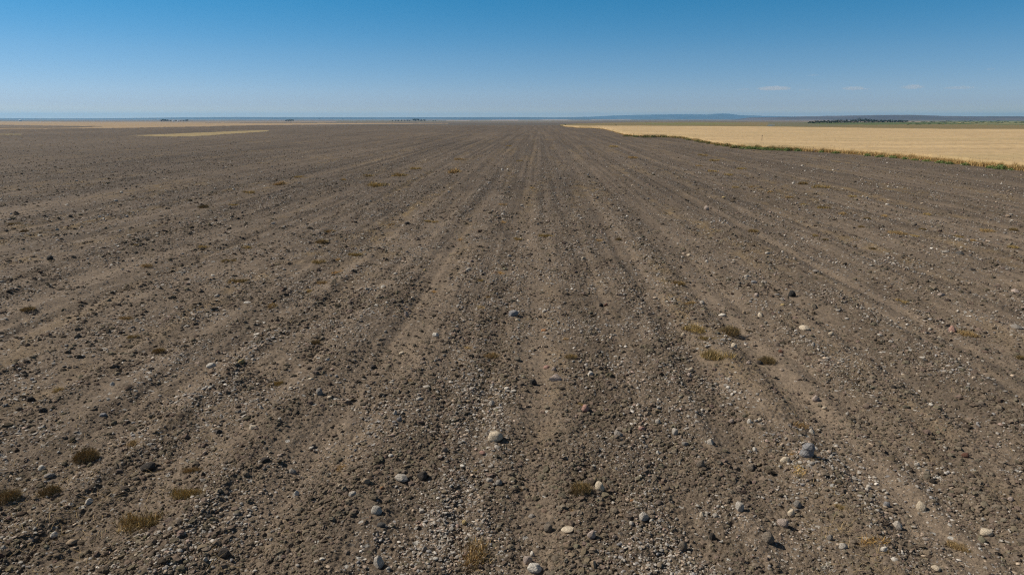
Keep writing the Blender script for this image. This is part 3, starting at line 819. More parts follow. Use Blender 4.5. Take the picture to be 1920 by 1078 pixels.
# tufts: x, y, width, height (px), type
TUFTS = [
 (163,851,52,32,'bush'),(240,837,32,18,'mat'),(16,934,48,28,'bush'),(95,921,42,22,'bush'),(360,886,38,13,'mat'),(355,936,66,22,'mat'),(266,986,76,40,'mat'),
 (874,1048,92,56,'mat'),(1088,926,46,24,'bush'),(1634,1026,46,34,'straw'),(1797,1017,40,17,'mat'),(1578,958,26,12,'mat'),(297,653,28,13,'bush'),(592,645,22,15,'bush'),
 (516,723,30,10,'mat'),(250,630,20,8,'mat'),(235,597,24,8,'mat'),(52,582,28,13,'bush'),(447,527,35,10,'mat'),(505,576,26,10,'mat'),(110,730,22,11,'mat'),
 (632,512,30,8,'straw'),(605,529,24,9,'mat'),(580,545,18,7,'mat'),(900,531,15,7,'mat'),(1370,619,42,26,'bush'),(1302,622,38,17,'mat'),(1348,675,60,18,'mat'),
 (1440,671,34,15,'bush'),(1325,641,30,8,'mat'),(1272,532,30,10,'bush'),(1290,573,22,8,'mat'),(1070,677,26,12,'bush'),(1090,766,14,15,'mat'),(1812,620,34,13,'mat'),
 (1914,662,16,14,'bush'),(1690,562,24,11,'mat'),(912,672,40,8,'mat'),(46,434,16,9,'bush'),(27,422,22,5,'mat'),(383,391,22,7,'bush'),(437,386,16,5,'mat'),(468,363,20,6,'mat'),
 (520,347,26,7,'mat'),(603,452,26,11,'bush'),(430,489,26,6,'mat'),(275,500,20,9,'mat'),(380,463,20,9,'mat'),(258,465,12,7,'mat'),(630,486,20,7,'mat'),(460,463,18,6,'mat'),
 (598,491,24,11,'mat'),(618,431,22,6,'mat'),(708,346,40,10,'mat'),(750,328,30,6,'mat'),(845,322,34,11,'mat'),(955,275,10,4,'mat'),(975,303,12,5,'mat'),(945,385,22,6,'straw'),
 (1022,447,26,6,'mat'),(970,449,18,7,'mat'),(1160,448,14,9,'bush'),(800,414,11,5,'mat'),(816,415,12,5,'mat'),(735,418,16,5,'mat'),(665,478,26,7,'mat'),(860,450,22,7,'straw'),
 (910,538,14,6,'mat'),(1505,346,20,5,'bush'),(1540,353,30,7,'mat'),(1480,371,14,5,'mat'),(1507,384,14,5,'mat'),(1545,391,24,5,'mat'),(1575,402,20,7,'mat'),(1597,371,13,5,'mat'),
 (1627,408,14,6,'bush'),(1680,438,30,9,'mat'),(1713,441,14,5,'mat'),(1615,424,14,6,'bush'),(1655,405,17,5,'mat'),(1738,404,13,5,'mat'),(1730,430,14,6,'bush'),(1850,434,24,7,'mat'),
 (1900,428,16,11,'bush'),(1800,444,18,7,'mat'),(1818,452,18,6,'mat'),(1898,468,16,8,'mat'),(1636,462,14,7,'bush'),(1548,449,14,6,'bush'),(1529,442,14,6,'mat'),(1413,431,24,6,'bush'),
 (1405,352,14,5,'mat'),(1390,318,16,4,'mat'),(1340,301,18,4,'mat'),(1310,311,12,4,'mat'),(1335,322,18,4,'mat'),(1380,352,14,4,'mat'),(1440,362,16,5,'mat'),(1365,328,16,4,'mat'),
 (1318,292,18,3,'mat'),(1186,296,18,4,'mat'),(1150,276,16,3,'mat'),(690,330,18,5,'mat'),(640,338,16,4,'mat'),(560,332,18,4,'mat'),(780,316,20,5,'mat'),(860,300,18,4,'mat'),
 (905,584,24,8,'straw'),(810,551,20,7,'straw'),(915,561,16,6,'straw'),(920,746,13,11,'straw'),(763,725,16,8,'straw'),(1063,641,16,7,'straw'),(880,657,20,7,'straw'),(935,515,22,10,'straw'),
 (640,880,26,20,'straw'),(893,886,16,22,'straw'),(979,919,16,12,'straw'),(1073,965,12,20,'straw'),(1503,893,34,44,'straw'),(1478,856,24,12,'straw'),(1495,800,44,16,'straw'),
 (525,1050,16,20,'straw'),(1545,1062,24,22,'straw'),(1125,452,18,6,'straw'),(1000,352,16,5,'straw'),(940,420,18,6,'straw'),
]
LANDMARKS = [(1512,863,'the big blue grey lumpy stone'),(929,833,'the large cream and shadowed stone'),(963,597,'the smooth blue grey oval stone'),(1041,720,'the pinkish grey wedge shaped stone'),
 (1508,620,'the cream flat stone on bare earth'),(1485,553,'the shiny black round stone'),(1124,927,'the yellowish cream round stone'),(1002,1070,'the white jagged stone at the bottom edge'),
 (163,851,'the dark round bush at lower left'),(266,986,'the wide olive grass mat at lower left'),(874,1048,'the big grass mat at bottom centre'),(1370,619,'the dark double tuft right of centre'),
 (396,687,'the lone white oval stone left of centre'),(1786,617,'the pink stone beside a tuft at right'),(1713,423,'the brown grey stone at upper right'),(1325,392,'the lone pinkish grey stone near the grain'),
 (95,489,'the black lump at far left'),(708,346,'the broad brown mat at upper centre'),(1160,448,'the small dark tuft above centre'),(603,452,'the tuft left of upper centre'),
 (1851,992,'the cream oval stone at lower right'),(1205,983,'the pale grey jagged stone at lower centre'),(753,905,'the long pale jagged stone'),(1439,1019,'the speckled brown grey round stone'),
 (135,1019,'the tan flat stone at lower left'),(297,653,'the small dark tuft at mid left'),(1749,762,'the white oval stone at mid right'),(1529,285,'the rock at the grain edge')]
LM_OWN = {(int(a), int(b)) for a, b, _ in LANDMARKS}
used_labels = set()
def place_phrase(px, py, head):
    """say where the thing lies by the nearest easily found neighbour"""
    order = sorted(LANDMARKS, key=lambda l: math.hypot(l[0] - px, (l[1] - py) * 1.6))
    order = [l for l in order if math.hypot(l[0] - px, l[1] - py) > 3]
    for lx, ly, ph in order[:6]:
        dx, dy = px - lx, py - ly
        d = math.hypot(dx, dy * 1.6)
        far_ = 'just ' if d < 60 else ('' if d < 170 else 'well ')
        if abs(dx) > 2.2 * abs(dy): w = 'right of' if dx > 0 else 'left of'
        elif abs(dy) > 1.2 * abs(dx): w = 'in front of' if dy > 0 else 'beyond'
        else: w = ('in front and right of' if dx > 0 else 'in front and left of') if dy > 0 else ('beyond and right of' if dx > 0 else 'beyond and left of')
        lab = f'{head} {far_}{w} {ph}'
        if len(lab.split()) > 16: lab = ' '.join(lab.replace('fair sized ', '').replace('medium ', '').split())
        if lab not in used_labels and len(lab.split()) <= 16:
            used_labels.add(lab)
            return lab
    lab = f'{head}, in the photo {100 * px / 1920:.0f} percent across and {100 * py / 1078:.0f} percent down'
    used_labels.add(lab)
    return lab

def local_size(px, py, w, h):
    x, y, dep = at(px, py)
    m = float(dep) / FPX
    r = math.hypot(float(x), float(y))
    sd = CAM_H / math.hypot(r, CAM_H); cd = r / math.hypot(r, CAM_H)
    return float(x), float(y), w * m, h * m, sd, cd

_r3 = np.random.default_rng(11)
def stone_mesh(kind, seed):
    V, F = (q.copy() for q in IC3)
    r2 = np.random.default_rng(seed)
    amp = {'round': .10, 'oval': .08, 'flat': .12, 'lumpy': .30, 'jagged': .16, 'tilted': .14, 'wedge shaped': .12}[kind]
    V = V * (1 + amp * noise3(V, seed, 1.1) + 0.35 * amp * noise3(V, seed + 9, 2.6))[:, None]
    cuts = {'round': 8, 'oval': 4, 'flat': 9, 'lumpy': 8, 'jagged': 16, 'tilted': 11, 'wedge shaped': 11}[kind]
    lo, hi = (0.5, 0.85) if kind in ('jagged', 'wedge shaped') else (0.62, 0.92)
    for k in range(cuts):
        d = r2.normal(size=3); d[2] = abs(d[2]) * 0.8; d /= np.linalg.norm(d)
        c = r2.uniform(lo, hi)
        V = V - np.maximum(V @ d - c, 0)[:, None] * d[None] * 0.9
    if kind == 'wedge shaped':
        V[:, 2] *= np.interp(V[:, 0], [-1, 1], [0.45, 1.15])
    V = V * (1 + 0.03 * noise3(V, seed + 3, 6))[:, None]
    V -= (V.max(0) + V.min(0))[None] / 2
    V /= np.abs(V).max(0)[None]
    return mesh_np('stone', V, F, M_STONE, smooth=kind not in ('jagged', 'wedge shaped'))
STONE_MESH = {}
def build_stones():
    kinds = ['round', 'oval', 'flat', 'lumpy', 'jagged', 'tilted', 'wedge shaped']
    for i, k in enumerate(kinds):
        STONE_MESH[k] = [stone_mesh(k, 100 + 20 * i + j) for j in range(7)]
    for i, (px, py, w, h, cname, shp) in enumerate(STONES):
        x, y, wm, hm, sd, cd = local_size(px, py, w, h)
        ratio = {'round': .88, 'oval': .72, 'flat': .85, 'lumpy': .85, 'jagged': .8, 'tilted': .8, 'wedge shaped': .7}[shp]
        D = wm * ratio
        q = max((hm * 1.05) ** 2 - (D * sd) ** 2, 0)
        H = math.sqrt(q) / max(cd, .3)
        lo, hi = {'flat': (.22, .42), 'oval': (.35, .62)}.get(shp, (.48, 1.15))
        H = min(max(H, lo * wm), hi * wm)
        me = STONE_MESH[shp][i % 7]
        if i == 0:                                     # the big one: two lobes with a waist between
            V, F = (q.copy() for q in IC3)
            V = V * (1 + .16 * noise3(V, 771, 1.4) + .12 * noise3(V, 772, 3.0))[:, None]
            wst = 1 - .26 * np.exp(-((V[:, 2] - .12) / .22) ** 2)
            V[:, 0] = V[:, 0] * wst + .10 * V[:, 2]
            V[:, 1] *= wst
            V[:, :2] *= (1 + .22 * np.abs(V[:, 2]))[:, None]
            V /= np.abs(V).max(0)[None]
            me = mesh_np('stone', V, F, M_STONE, smooth=False)
        earth = cname == 'brown' or (shp == 'lumpy' and cname in ('black', 'dark grey'))
        o = bpy.data.objects.new('earth_clod' if earth else 'stone', me)
        link(o)
        q_ = wm * .35
        gz = float(ground_z(np.array([x, x - q_, x + q_, x, x]), np.array([y, y, y, y - q_, y + q_])).mean())
        KEEP_OUT.append((x, y - .15 * D, wm * .62))
        o.scale = (wm * .53, D * .53, H * .62)
        o.location = (x, y, gz + H * .62 * .5)
        tl = 0.32 if shp == 'tilted' else 0.10
        o.rotation_euler = (_r3.normal(0, tl * .5), _r3.normal(0, tl), _r3.normal(0, .25) + (0.0 if abs(px - 960) < 100 else -math.atan((px - 960) / FPX)))
        c = np.array([1.06, 1.0, 0.91]) * np.array(COL[cname]) * _r3.uniform(.92, 1.08)
        if earth: c = np.array((.075, .06, .047)) * _r3.uniform(.7, 1.2)
        o.color = (*c, 1)
        size = 'large' if w >= 18 else ('fair sized' if w >= 11 else 'small')
        noun = 'earth clod' if earth else 'stone'
        cn = 'dark brown' if earth else cname
        if (px, py) in LM_OWN:
            own = next(p for a, b, p in LANDMARKS if (a, b) == (px, py))
            lab = own.replace('the ', '', 1) + ' lying on the tilled earth'
            used_labels.add(lab)
        else:
            lab = place_phrase(px, py, f'{size} {cn} {shp} {noun}')
        tag(o, lab, 'clod' if earth else 'stone', 'dark earth clods on the field' if earth else 'loose stones lying on the field')
build_stones()

# ------------------------------------------------------------------ dry grass tufts
M_TUFTS = {}
def tuft_mesh(kind, seed):
    r2 = np.random.default_rng(seed)
    n = {'bush': 1500, 'mat': 1100, 'straw': 190}[kind]
    a = r2.uniform(0, 2 * math.pi, n); q = np.sqrt(r2.uniform(0, 1, n))
    lob = 1 + 0.35 * gnoise(np.cos(a) * 1.3 + seed, np.sin(a) * 1.3, seed) + 0.2 * gnoise(np.cos(a) * 3 + seed, np.sin(a) * 3, seed + 4)
    rr = q * 0.5 * lob
    if kind == 'mat':
        # several small clumps run together
        cc = r2.uniform(-0.36, 0.36, (9, 2)); k = r2.integers(0, 9, n)
        bx = cc[k, 0] + r2.normal(0, 0.11, n); by = cc[k, 1] * 0.95 + r2.normal(0, 0.11, n)
        z0 = np.zeros(n); h = r2.uniform(0.04, 0.19, n) * r2.uniform(0.5, 1.3, 9)[k]
        ln = r2.normal(0, 0.085, (n, 2)); w = np.full(n, .015)
    elif kind == 'bush':
        bx = np.cos(a) * rr * .8; by = np.sin(a) * rr * .8
        dome = np.sqrt(np.clip(1 - (q * .95) ** 2, 0, 1))
        z0 = r2.uniform(0, 0.75, n) * 0.40 * dome; h = r2.uniform(0.06, 0.22, n)
        ln = np.stack([np.cos(a), np.sin(a)], 1) * (r2.uniform(0, .16, n) * q)[:, None] + r2.normal(0, 0.05, (n, 2)); w = np.full(n, .010)
    else:
        cc = r2.uniform(-0.3, 0.3, (4, 2)); k = r2.integers(0, 4, n)
        bx = cc[k, 0] + r2.normal(0, 0.10, n); by = cc[k, 1] + r2.normal(0, 0.13, n)
        z0 = r2.uniform(0, .05, n); h = r2.uniform(0.0, 0.16, n); aa = r2.uniform(0, 6.28, n); L = r2.uniform(.08, .3, n)
        ln = np.stack([np.cos(aa) * L, np.sin(aa) * L], 1); w = np.full(n, .018)
    pos = np.stack([bx, by, z0 - 0.01], 1)
    lean = np.concatenate([ln, np.zeros((n, 1))], 1)
    s = r2.uniform(.55, 1.5, n)
    col = np.stack([s * 1.03, s, s * r2.uniform(.8, 1.1, n)], 1)
    pale = r2.uniform(0, 1, n) < 0.16
    col[pale] *= np.array([1.9, 1.75, 1.6])
    V, F, Cc = blades(pos, h, w, lean, col)
    return mesh_np('tuft', V, F, M_TUFT, attrs={'shade': Cc})
def build_tufts():
    for i, k in enumerate(('bush', 'mat', 'straw')):
        M_TUFTS[k] = [tuft_mesh(k, 300 + 17 * i + j) for j in range(6)]
    TC = {'bush': [(.225, .162, .076), (.195, .145, .072), (.245, .178, .082)], 'mat': [(.30, .222, .100), (.33, .235, .115), (.33, .245, .105)], 'straw': [(.36, .225, .085), (.31, .20, .085), (.38, .27, .12)]}
    for i, (px, py, w, h, kind) in enumerate(TUFTS):
        x, y, wm, hm, sd, cd = local_size(px, py + (h * .3 if kind == 'bush' else 0), w, h)
        hz = {'bush': .5, 'mat': .16, 'straw': .14}[kind] * wm
        D = (hm - hz * cd * .8) / max(sd, .02) if kind != 'bush' else wm * .85
        D = min(max(D, .45 * wm), 1.5 * wm)
        o = link(bpy.data.objects.new({'bush': 'dry_bush', 'mat': 'dry_grass_tuft', 'straw': 'dead_weed'}[kind], M_TUFTS[kind][i % 6]))
        gz = float(ground_z(x, y)[0])
        o.location = (x, y, gz)
        zs = max(hm * .9 / max(cd, .5), wm * (.72 if w > 30 else .42)) if kind == 'bush' else wm
        o.scale = (wm * 1.02, D * 1.02, zs * (1.5 if w > 40 else 1.1) if kind != 'bush' else zs * 1.5)
        o.rotation_euler = (0, 0, _r3.normal(0, .2) + (math.pi if i % 2 else 0) - math.atan((px - 960) / FPX))
        c = np.array(TC[kind][i % 3]) * _r3.uniform(.9, 1.12)
        if (px, py) == (525, 1050) or (px, py) == (1545, 1062): c = np.array((.5, .47, .42))
        o.color = (*c, 1)
        size = 'large' if w >= 38 else ('small' if w < 17 else 'medium')
        head = {'bush': 'dark brown rounded bush', 'mat': 'low olive brown grass tuft', 'straw': 'straw yellow dead weed'}[kind]
        if c[2] > .4: head = 'bleached white dead weed'
        lab = None
        if (px, py) in LM_OWN:
            own = next(p for a, b, p in LANDMARKS if (a, b) == (px, py))
            lab = own.replace('the ', '', 1) + ' growing in the tilled earth'
            used_labels.add(lab)
        else:
            lab = place_phrase(px, py, f'{size} {head}')
        tag(o, lab, {'bush': 'bush', 'mat': 'grass tuft', 'straw': 'weed'}[kind], {'bush': 'dry bushes on the field', 'mat': 'dry grass tufts on the field', 'straw': 'dead weeds on the field'}[kind])
build_tufts()
build_clods()
build_gravel()

# ------------------------------------------------------------------ green weeds along the grain edge
def weed_mesh(seed):
    r2 = np.random.default_rng(seed)
    n = 700
    d = r2.normal(size=(n, 3)); d[:, 2] = np.abs(d[:, 2]); d /= np.linalg.norm(d, axis=1)[:, None]
    q = r2.uniform(0.15, 1, n) ** .6 * (1 + .2 * noise3(d, seed, 2.2))
    P = d * q[:, None] * np.array([.5, .45, .52])
    s = r2.uniform(.025, .07, n)
    t1 = r2.normal(size=(n, 3)); t1 /= np.linalg.norm(t1, axis=1)[:, None]
    t2 = np.cross(t1, r2.normal(size=(n, 3))); t2 /= np.linalg.norm(t2, axis=1)[:, None]
    V = np.stack([P - t1 * s[:, None], P + t2 * s[:, None] * .5, P + t1 * s[:, None] * 1.3, P - t2 * s[:, None] * .5], 1).reshape(-1, 3)
    F = (np.arange(n) * 4)[:, None] + np.array([0, 1, 2, 3])
    c = r2.uniform(.65, 1.4, n)
    return mesh_np('weed', V, F, M_TUFT, attrs={'shade': np.repeat(np.stack([c * r2.uniform(.85, 1.15, n), c, c], 1), 4, 0)})
WEEDS = [(1175,256,12,5),(1192,257,14,5),(1210,258,14,5),(1225,258,14,6),(1247,258,16,6),(1262,258,16,6),(1277,259,14,6),(1292,263,16,6),(1308,266,16,6),(1318,268,14,7),(1330,270,14,7),(1346,273,14,7),
 (1361,275,14,7),(1378,277.5,16,8),(1393,279,16,8),(1404,279.6,16,9),(1414,280.2,16,9),(1425,281,16,10),(1436,281.5,16,9),(1447,282,16,8),(1460,282.6,16,8),(1476,283.2,16,9),(1496,284,12,9),
 (1540,286.5,12,9),(1567,288,16,8),(1626,292.5,14,7),(1650,294.5,16,8),(1674,296.5,14,8),(1697,299,15,8),(1715,301,14,8),(1737,303,18,9),(1764,306,16,9),(1780,308,18,9),(1809,310.5,17,10),
 (1857,316,20,13),(1876,318,26,14),(1895,319.5,12,8)]
def build_weeds():
    ms = [weed_mesh(500 + j) for j in range(6)]
    n = len(WEEDS)
    ordn = ['rightmost', 'second', 'third', 'fourth', 'fifth', 'sixth', 'seventh', 'eighth', 'ninth', 'tenth', 'eleventh', 'twelfth', 'thirteenth', 'fourteenth']
    for i, (px, py, w, h) in enumerate(WEEDS):
        x, y, wm, hm, sd, cd = local_size(px, py, w, h)
        o = link(bpy.data.objects.new('green_weed', ms[i % 6]))
        o.location = (x, y, float(ground_z(x, y, .5)[0]) - .03)
        o.scale = (wm * _r3.uniform(.85, 1.4), wm * 1.0, hm * _r3.uniform(.9, 1.5))
        o.rotation_euler = (0, 0, i * 1.7)
        c = np.array((.165, .205, .068)) * _r3.uniform(.85, 1.2)
        if px < 1390: c = np.array((.185, .18, .07)) * _r3.uniform(.9, 1.15)
        o.color = (*c, 1)
        k = n - 1 - i
        if k < 14:
            lab = ('rightmost' if k == 0 else ordn[k] + ' from the right') + ' green weed clump in the dry grass beside the grain'
            if (px, py) == (1876, 318): lab = 'largest green weed clump in the dry grass beside the grain at right'
            g = 'scattered green weeds in the dry verge'
        elif px >= 1390:
            lab = 'dark green weed clump in the unbroken green row along the grain edge'; g = 'unbroken green weeds along the grain edge'
        else:
            lab = 'small olive green weed clump on the far bend of the grain edge'; g = 'olive weeds on the far bend'
        tag(o, lab, 'weed', g)
build_weeds()

# ------------------------------------------------------------------ trees, farms and small things on the far plain
def leaf_cloud(n, dims, size, seed, col, lobes=7):
    r2 = np.random.default_rng(seed)
    cc = r2.normal(0, .33, (lobes, 3)); k = r2.integers(0, lobes, n)
    d = r2.normal(size=(n, 3)); d /= np.linalg.norm(d, axis=1)[:, None]
    P = (cc[k] + d * (r2.uniform(.3, 1, n) ** .4 * .32)[:, None])
    P = P / np.abs(P).max(0)
    P = P * np.array(dims) * .5
    P[:, 2] += dims[2] * .5
    t1 = r2.normal(size=(n, 3)); t1 /= np.linalg.norm(t1, axis=1)[:, None]
    t2 = np.cross(t1, r2.normal(size=(n, 3))); t2 /= np.linalg.norm(t2, axis=1)[:, None]
    s = size * r2.uniform(.6, 1.4, n)[:, None]
    V = np.stack([P - t1 * s, P + t2 * s * .7, P + t1 * s, P - t2 * s * .7], 1).reshape(-1, 3)
    F = (np.arange(n) * 4)[:, None] + np.array([0, 1, 2, 3])
    c = np.array(col)[None] * r2.uniform(.7, 1.35, n)[:, None]
    return V, F, np.repeat(c, 4, 0)
M_BARK = mat_plain('bark', (.10, .08, .06), ns=1.5)
def tube(p0, p1, r0, r1, n=7):
    p0, p1 = np.array(p0, float), np.array(p1, float)
    a = np.linspace(0, 2 * math.pi, n, endpoint=False)
    d = p1 - p0; d = d / np.linalg.norm(d)
    e = np.cross(d, [0.3, 1, .2]); e /= np.linalg.norm(e); f = np.cross(d, e)
    ring = np.cos(a)[:, None] * e + np.sin(a)[:, None] * f
    V = np.concatenate([p0 + ring * r0, p1 + ring * r1, [p0], [p1]])
    F = []
    for i in range(n):
        j = (i + 1) % n
        F += [[i, j, n + j], [i, n + j, n + i], [2 * n, j, i], [2 * n + 1, n + i, n + j]]
    return V, np.array(F)
def join_np(parts):
    Vs, Fs, off = [], [], 0
    for V, F in parts:
        Vs.append(V); Fs.append(F + off); off += len(V)
    return np.concatenate(Vs), np.concatenate(Fs)
TREE_KINDS = []
def make_tree_meshes():
    for j in range(4):
        V, F, Cc = leaf_cloud(420, (1.0, 1.0, .82), .055, 700 + j, (.045, .065, .032))
        V[:, 2] += .2
        crown = mesh_np('crown', V, F, M_LEAF, attrs={'tint': Cc})
        trunk = mesh_np('trunk', *join_np([tube((0, 0, -.02), (0.02, 0, .5), .045, .025), tube((.01, 0, .3), (.2, .1, .6), .022, .01), tube((.01, 0, .34), (-.18, -.08, .64), .02, .01)]), M_BARK)
        TREE_KINDS.append((crown, trunk))
make_tree_meshes()
def far_tree(px, base, w, h, label, group, j):
    x, y, wm, hm, sd, cd = local_size(px, base, w, h)
    r = math.hypot(x, y)
    o = link(bpy.data.objects.new('tree', None))
    o.empty_display_size = 1
    o.location = (x, y, float(z_far(r)) - .1)
    o.scale = (wm, wm, hm)
    o.rotation_euler = (0, 0, j * 2.1)
    cr, tr = TREE_KINDS[j % 4]
    link(bpy.data.objects.new('crown', cr), o)
    link(bpy.data.objects.new('trunk', tr), o)
    tag(o, label, 'tree', group)
r4 = np.random.default_rng(21)
FARMS = [('dark farm trees around two white buildings on the left plain', 'trees of the left farm', [(303, 4), (307, 5), (311, 4.5), (315, 4), (320, 3.5), (330, 3), (339, 2.6), (344, 3.2), (349, 4.4), (351, 4)], 228.6),
 ('dark tree in the small clump on the plain left of centre', 'trees of the small clump', [(537, 4), (541, 4.4), (545, 4.2), (549, 4.4)], 228.6),
 ('lone dark tree on the left plain between the small clump and the farm windbreak', 'lone trees on the left plain', [(599, 2.6), (643, 2.4)], 224.6),
 ('dark tree in the windbreak of the farm at upper centre', 'trees of the centre farm', [(736, 2.6), (742, 3), (747, 3), (753, 3), (759, 3), (764, 3.2), (768, 3), (776, 5.5), (779, 4.6), (784, 5), (790, 4), (796, 4), (812, 2.4), (816, 2.4)], 228.2),
 ('dark tree in the farthest row right of the centre farm', 'trees of the farthest row', [(866, 2.4), (871, 2.8), (876, 2.6), (881, 3), (887, 2.6), (893, 3)], 224.2)]
k_ = 0
for lab, grp, trees, base in FARMS:
    for px, h in trees:
        far_tree(px, base, h * r4.uniform(1.0, 1.5), h, lab, grp, k_); k_ += 1
far_tree(1060, 235.2, 3.2, 2.6, 'tiny dark tree beyond the far end of the field', 'lone trees beyond the field', 1)
far_tree(1155, 236.0, 3.6, 2.2, 'tiny dark tree standing just beyond the far left of the grain', 'lone trees beyond the field', 2)

M_WHITE = mat_plain('white boards', (.86, .86, .85), rough=.5)
M_ROOF = mat_plain('pale metal roof', (.78, .78, .78), rough=.45)
def far_building(px, base, w, h, label):
    """round white farm store: ribbed wall and cone roof"""
    x, y, wm, hm, sd, cd = local_size(px, base, w, h)
    o = link(bpy.data.objects.new('farm_building', None))
    o.location = (x, y, float(z_far(math.hypot(x, y))) - .1)
    n = 36
    a = np.linspace(0, 2 * math.pi, n, endpoint=False)
    def rings(prof):
        V = np.concatenate([np.stack([np.cos(a) * r, np.sin(a) * r, np.full(n, z)], 1) for r, z in prof])
        F = []
        for k in range(len(prof) - 1):
            for i in range(n):
                j = (i + 1) % n
                F += [[k * n + i, k * n + j, (k + 1) * n + j], [k * n + i, (k + 1) * n + j, (k + 1) * n + i]]
        return V, np.array(F)
    R = wm * .5; e = hm * .74
    wall = [(R * (1 - .008 * (k % 2)), e * k / 16) for k in range(17)]
    link(bpy.data.objects.new('wall', mesh_np('wall', *rings(wall), M_WHITE)), o)
    roof = [(R * 1.04, e * .985), (R * 1.04, e * 1.01), (R * .55, hm * .90), (R * .1, hm * .985), (R * .09, hm * 1.02), (.001, hm * 1.025)]
    link(bpy.data.objects.new('roof', mesh_np('roof', *rings(roof), M_ROOF)), o)
    tag(o, label, 'farm building')
far_building(38, 227.8, 5, 3.0, 'lone white building on the far plain at the left edge')
far_building(325, 228.4, 4, 3.0, 'larger white farm building among dark trees on the left plain')
far_building(334, 228.5, 3.2, 2.4, 'smaller white farm building right of the larger one')

def build_belt():
    P, Fq, Cq, off = [], [], [], 0
    r2 = np.random.default_rng(31)
    top = lambda p: np.interp(p, [1515, 1560, 1610, 1640, 1700], [2.6, 3.8, 4.8, 3.6, 2.4])
    for p in np.arange(1517, 1702, 1.9):
        base = np.interp(p, [1515, 1600, 1640, 1700], [231.6, 230.8, 230.2, 229.4]) + r2.uniform(-.25, .25)
        h = 1.35 * top(p) * r2.uniform(.75, 1.25) * (1.25 if 1600 < p < 1635 else 1)
        x, y, wm, hm, sd, cd = local_size(p, base, 5.0 * r2.uniform(.8, 1.4), h)
        V, F, Cc = leaf_cloud(150, (wm, wm, hm), wm * .07, int(p * 10), (.020, .032, .013))
        V += np.array([x, y, float(z_far(math.hypot(x, y))) - .1])
        P.append(V); Fq.append(F + off); Cq.append(Cc); off += len(V)
    me = mesh_np('tree_belt', np.concatenate(P), np.concatenate(Fq), M_LEAF, attrs={'tint': np.concatenate(Cq)})
    tag(link(bpy.data.objects.new('tree_belt', me)), 'long dark green belt of trees beyond the ripe grain', 'tree belt', kind='stuff')
    P, Fq, Cq, off = [], [], [], 0
    for q in range(150):
        p = r2.uniform(1690, 2080); base = np.interp(p, [1690, 1920], [229.8, 226.2]) + r2.choice([0, 1.4, 3.0, 4.4]) + r2.normal(0, .3)
        x, y, wm, hm, sd, cd = local_size(p, base, r2.uniform(4, 10), r2.uniform(.6, 1.5))
        V, F, Cc = leaf_cloud(60, (wm, wm, hm), wm * .06, q + 900, (.065, .095, .035), lobes=4)
        V += np.array([x, y, float(z_far(math.hypot(x, y))) - .1])
        P.append(V); Fq.append(F + off); Cq.append(Cc); off += len(V)
    me = mesh_np('green_scrub', np.concatenate(P), np.concatenate(Fq), M_LEAF, attrs={'tint': np.concatenate(Cq)})
    tag(link(bpy.data.objects.new('green_scrub', me)), 'low green scrub in lines right of the tree belt', 'scrub', kind='stuff')
build_belt()

M_POLE = mat_plain('weathered pole', (.16, .14, .12))
def far_pole(px, base, h, label):
    x, y, wm, hm, sd, cd = local_size(px, base, 1, h)
    o = link(bpy.data.objects.new('utility_pole', None))
    o.location = (x, y, float(z_far(math.hypot(x, y))))
    link(bpy.data.objects.new('pole', mesh_np('pole', *tube((0, 0, -.3), (0, 0, hm), .38, .26, 9), M_POLE)), o)
    link(bpy.data.objects.new('crossarm', mesh_np('crossarm', *tube((-1.6, 0, hm * .93), (1.6, 0, hm * .93), .14, .14, 6), M_POLE)), o)
    tag(o, label, 'utility pole', 'poles on the right plain')
far_pole(1530, 226.6, 8.0, 'thin utility pole left of the tree belt against the brown hill')
far_pole(1720, 226.6, 8.5, 'thin utility pole right of the tree belt against the brown hill')
def build_post():
    x, y, wm, hm, sd, cd = local_size(1427.7, 271.5, 1, 12)
    o = link(bpy.data.objects.new('marker_post', mesh_np('marker_post', *join_np([tube((0, 0, -.1), (0, 0, 1.45), .035, .03, 8), tube((0, 0, 1.32), (0, 0, 1.44), .07, .06, 8)]), M_POLE)))
    o.location = (x, y, 0)
    tag(o, 'thin dark marker post standing alone in the ripe grain', 'post')
build_post()
def build_pond():
    poly = [(1437, 235.3), (1444, 234.8), (1452, 235.0), (1453, 235.7), (1446, 236.1), (1438, 236.0)]
    pts = [at(a, b) for a, b in poly]
    V = np.array([(float(x), float(y), float(z_far(math.hypot(x, y))) + .06) for x, y, _ in pts])
    F = np.array([(0, i + 1, i) for i in range(1, len(V) - 1)])[:, ::-1]
    m, nt, b = new_mat('pond water'); b.inputs['Base Color'].default_value = (.10, .13, .16, 1); b.inputs['Roughness'].default_value = .06; b.inputs['Specular IOR Level'].default_value = .6
    tag(link(bpy.data.objects.new('pond_water', mesh_np('pond_water', V, F, m))), kind='structure')
build_pond()

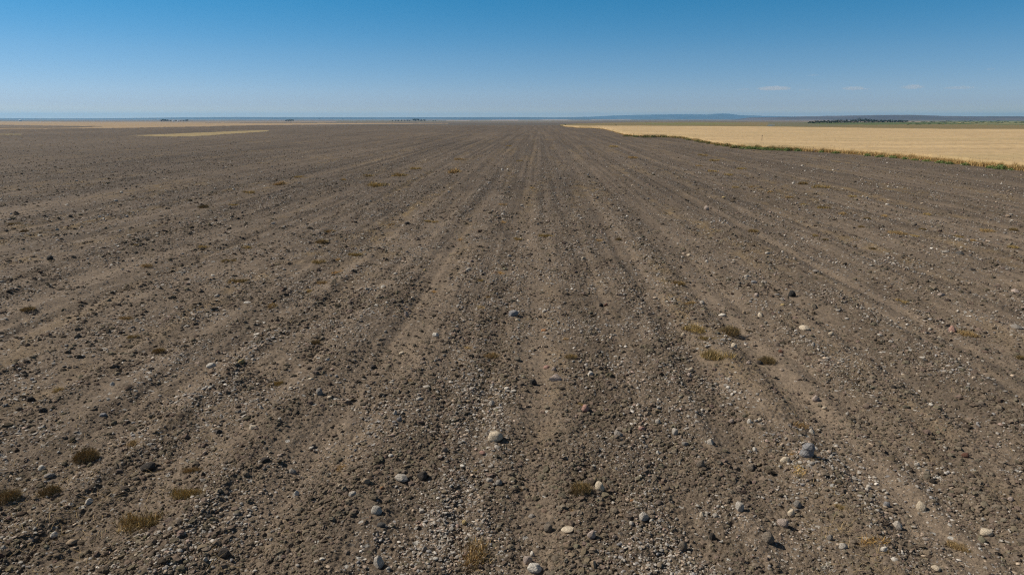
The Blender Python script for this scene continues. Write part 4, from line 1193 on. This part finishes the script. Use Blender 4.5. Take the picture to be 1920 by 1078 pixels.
# ------------------------------------------------------------------ small clouds low over the right horizon, real thin vapour
def cloud_mat(density):
    m = bpy.data.materials.new('vapour'); m.use_nodes = True
    nt = m.node_tree; nt.nodes.clear()
    v = nd(nt, 'ShaderNodeVolumePrincipled'); v.inputs['Color'].default_value = (1, 1, 1, 1); v.inputs['Density'].default_value = density; v.inputs['Anisotropy'].default_value = .3
    o = nd(nt, 'ShaderNodeOutputMaterial'); nt.links.new(v.outputs[0], o.inputs['Volume'])
    return m
M_VAP = cloud_mat(.0032)
M_VAP2 = cloud_mat(.0017)
CLOUDS = [(1452, 167, 44, 9, M_VAP, 'widest small white cloud low over the blue ridge'), (1508, 169.5, 16, 4, M_VAP2, 'faint cloud wisp just right of the widest cloud'), (1525, 142, 14, 4, M_VAP2, 'faint high cloud wisp up and right of the widest cloud'),
 (1600, 167, 26, 8, M_VAP, 'small white cloud above the tree belt'), (1623, 168, 14, 4, M_VAP2, 'faint wisp touching the cloud above the tree belt'), (1712, 164.5, 26, 9, M_VAP, 'small peaked white cloud right of the cloud above the tree belt'),
 (1798, 165.5, 32, 6, M_VAP2, 'long faint cloud low in the sky toward the right edge'), (1856, 130.5, 11, 4, M_VAP2, 'highest tiny cloud wisp near the right edge'), (1394, 168, 18, 4, M_VAP2, 'faint wisp left of the widest cloud')]
def build_clouds():
    for i, (px, py, w, h, m, lab) in enumerate(CLOUDS):
        R = 14000.0
        dx, dy, dz = ray(px, py); hyp = math.hypot(dx, dy)
        c = np.array([dx / hyp * R, dy / hyp * R, CAM_H + dz / hyp * R])
        s = R / (FPX * CP)
        V, F = (q.copy() for q in IC3)
        bump = 1 + .28 * noise3(V, 800 + i, 1.5) + .30 * noise3(V, 820 + i, 3.2)
        V = V * bump[:, None]
        V[:, 2] = np.where(V[:, 2] < 0, V[:, 2] * .55, V[:, 2] * (1 + .5 * gnoise(V[:, 0] * 2.3 + i, V[:, 0] * 0, 840 + i)))
        V *= np.array([w * s * .65, w * s * .3, h * s * .5])
        o = link(bpy.data.objects.new('cloud', mesh_np('cloud', V, F, m, smooth=True)))
        o.location = c
        o.rotation_euler = (0, 0, -math.atan2(dx, dy))
        tag(o, lab, 'cloud', 'small clouds over the horizon')
build_clouds()

# ------------------------------------------------------------------ haze: even thin air round the camera and the whole plain, sky and clouds outside
def build_haze():
    bm = bmesh.new()
    bmesh.ops.create_cube(bm, size=1.0)
    me = bpy.data.meshes.new('haze'); bm.to_mesh(me); bm.free()
    o = link(bpy.data.objects.new('haze', me))
    o.scale = (44000, 44000, 164); o.location = (0, 0, 164 / 2 - 24)
    m = bpy.data.materials.new('thin air'); m.use_nodes = True
    nt = m.node_tree; nt.nodes.clear()
    v = nd(nt, 'ShaderNodeVolumePrincipled')
    v.inputs['Color'].default_value = (0.31, 0.65, 1.0, 1)
    v.inputs['Density'].default_value = 6.2e-5
    v.inputs['Anisotropy'].default_value = 0.2
    out = nd(nt, 'ShaderNodeOutputMaterial')
    nt.links.new(v.outputs[0], out.inputs['Volume'])
    me.materials.append(m)
    tag(o, 'thin blue haze over the far plain', 'haze', kind='stuff')
build_haze()
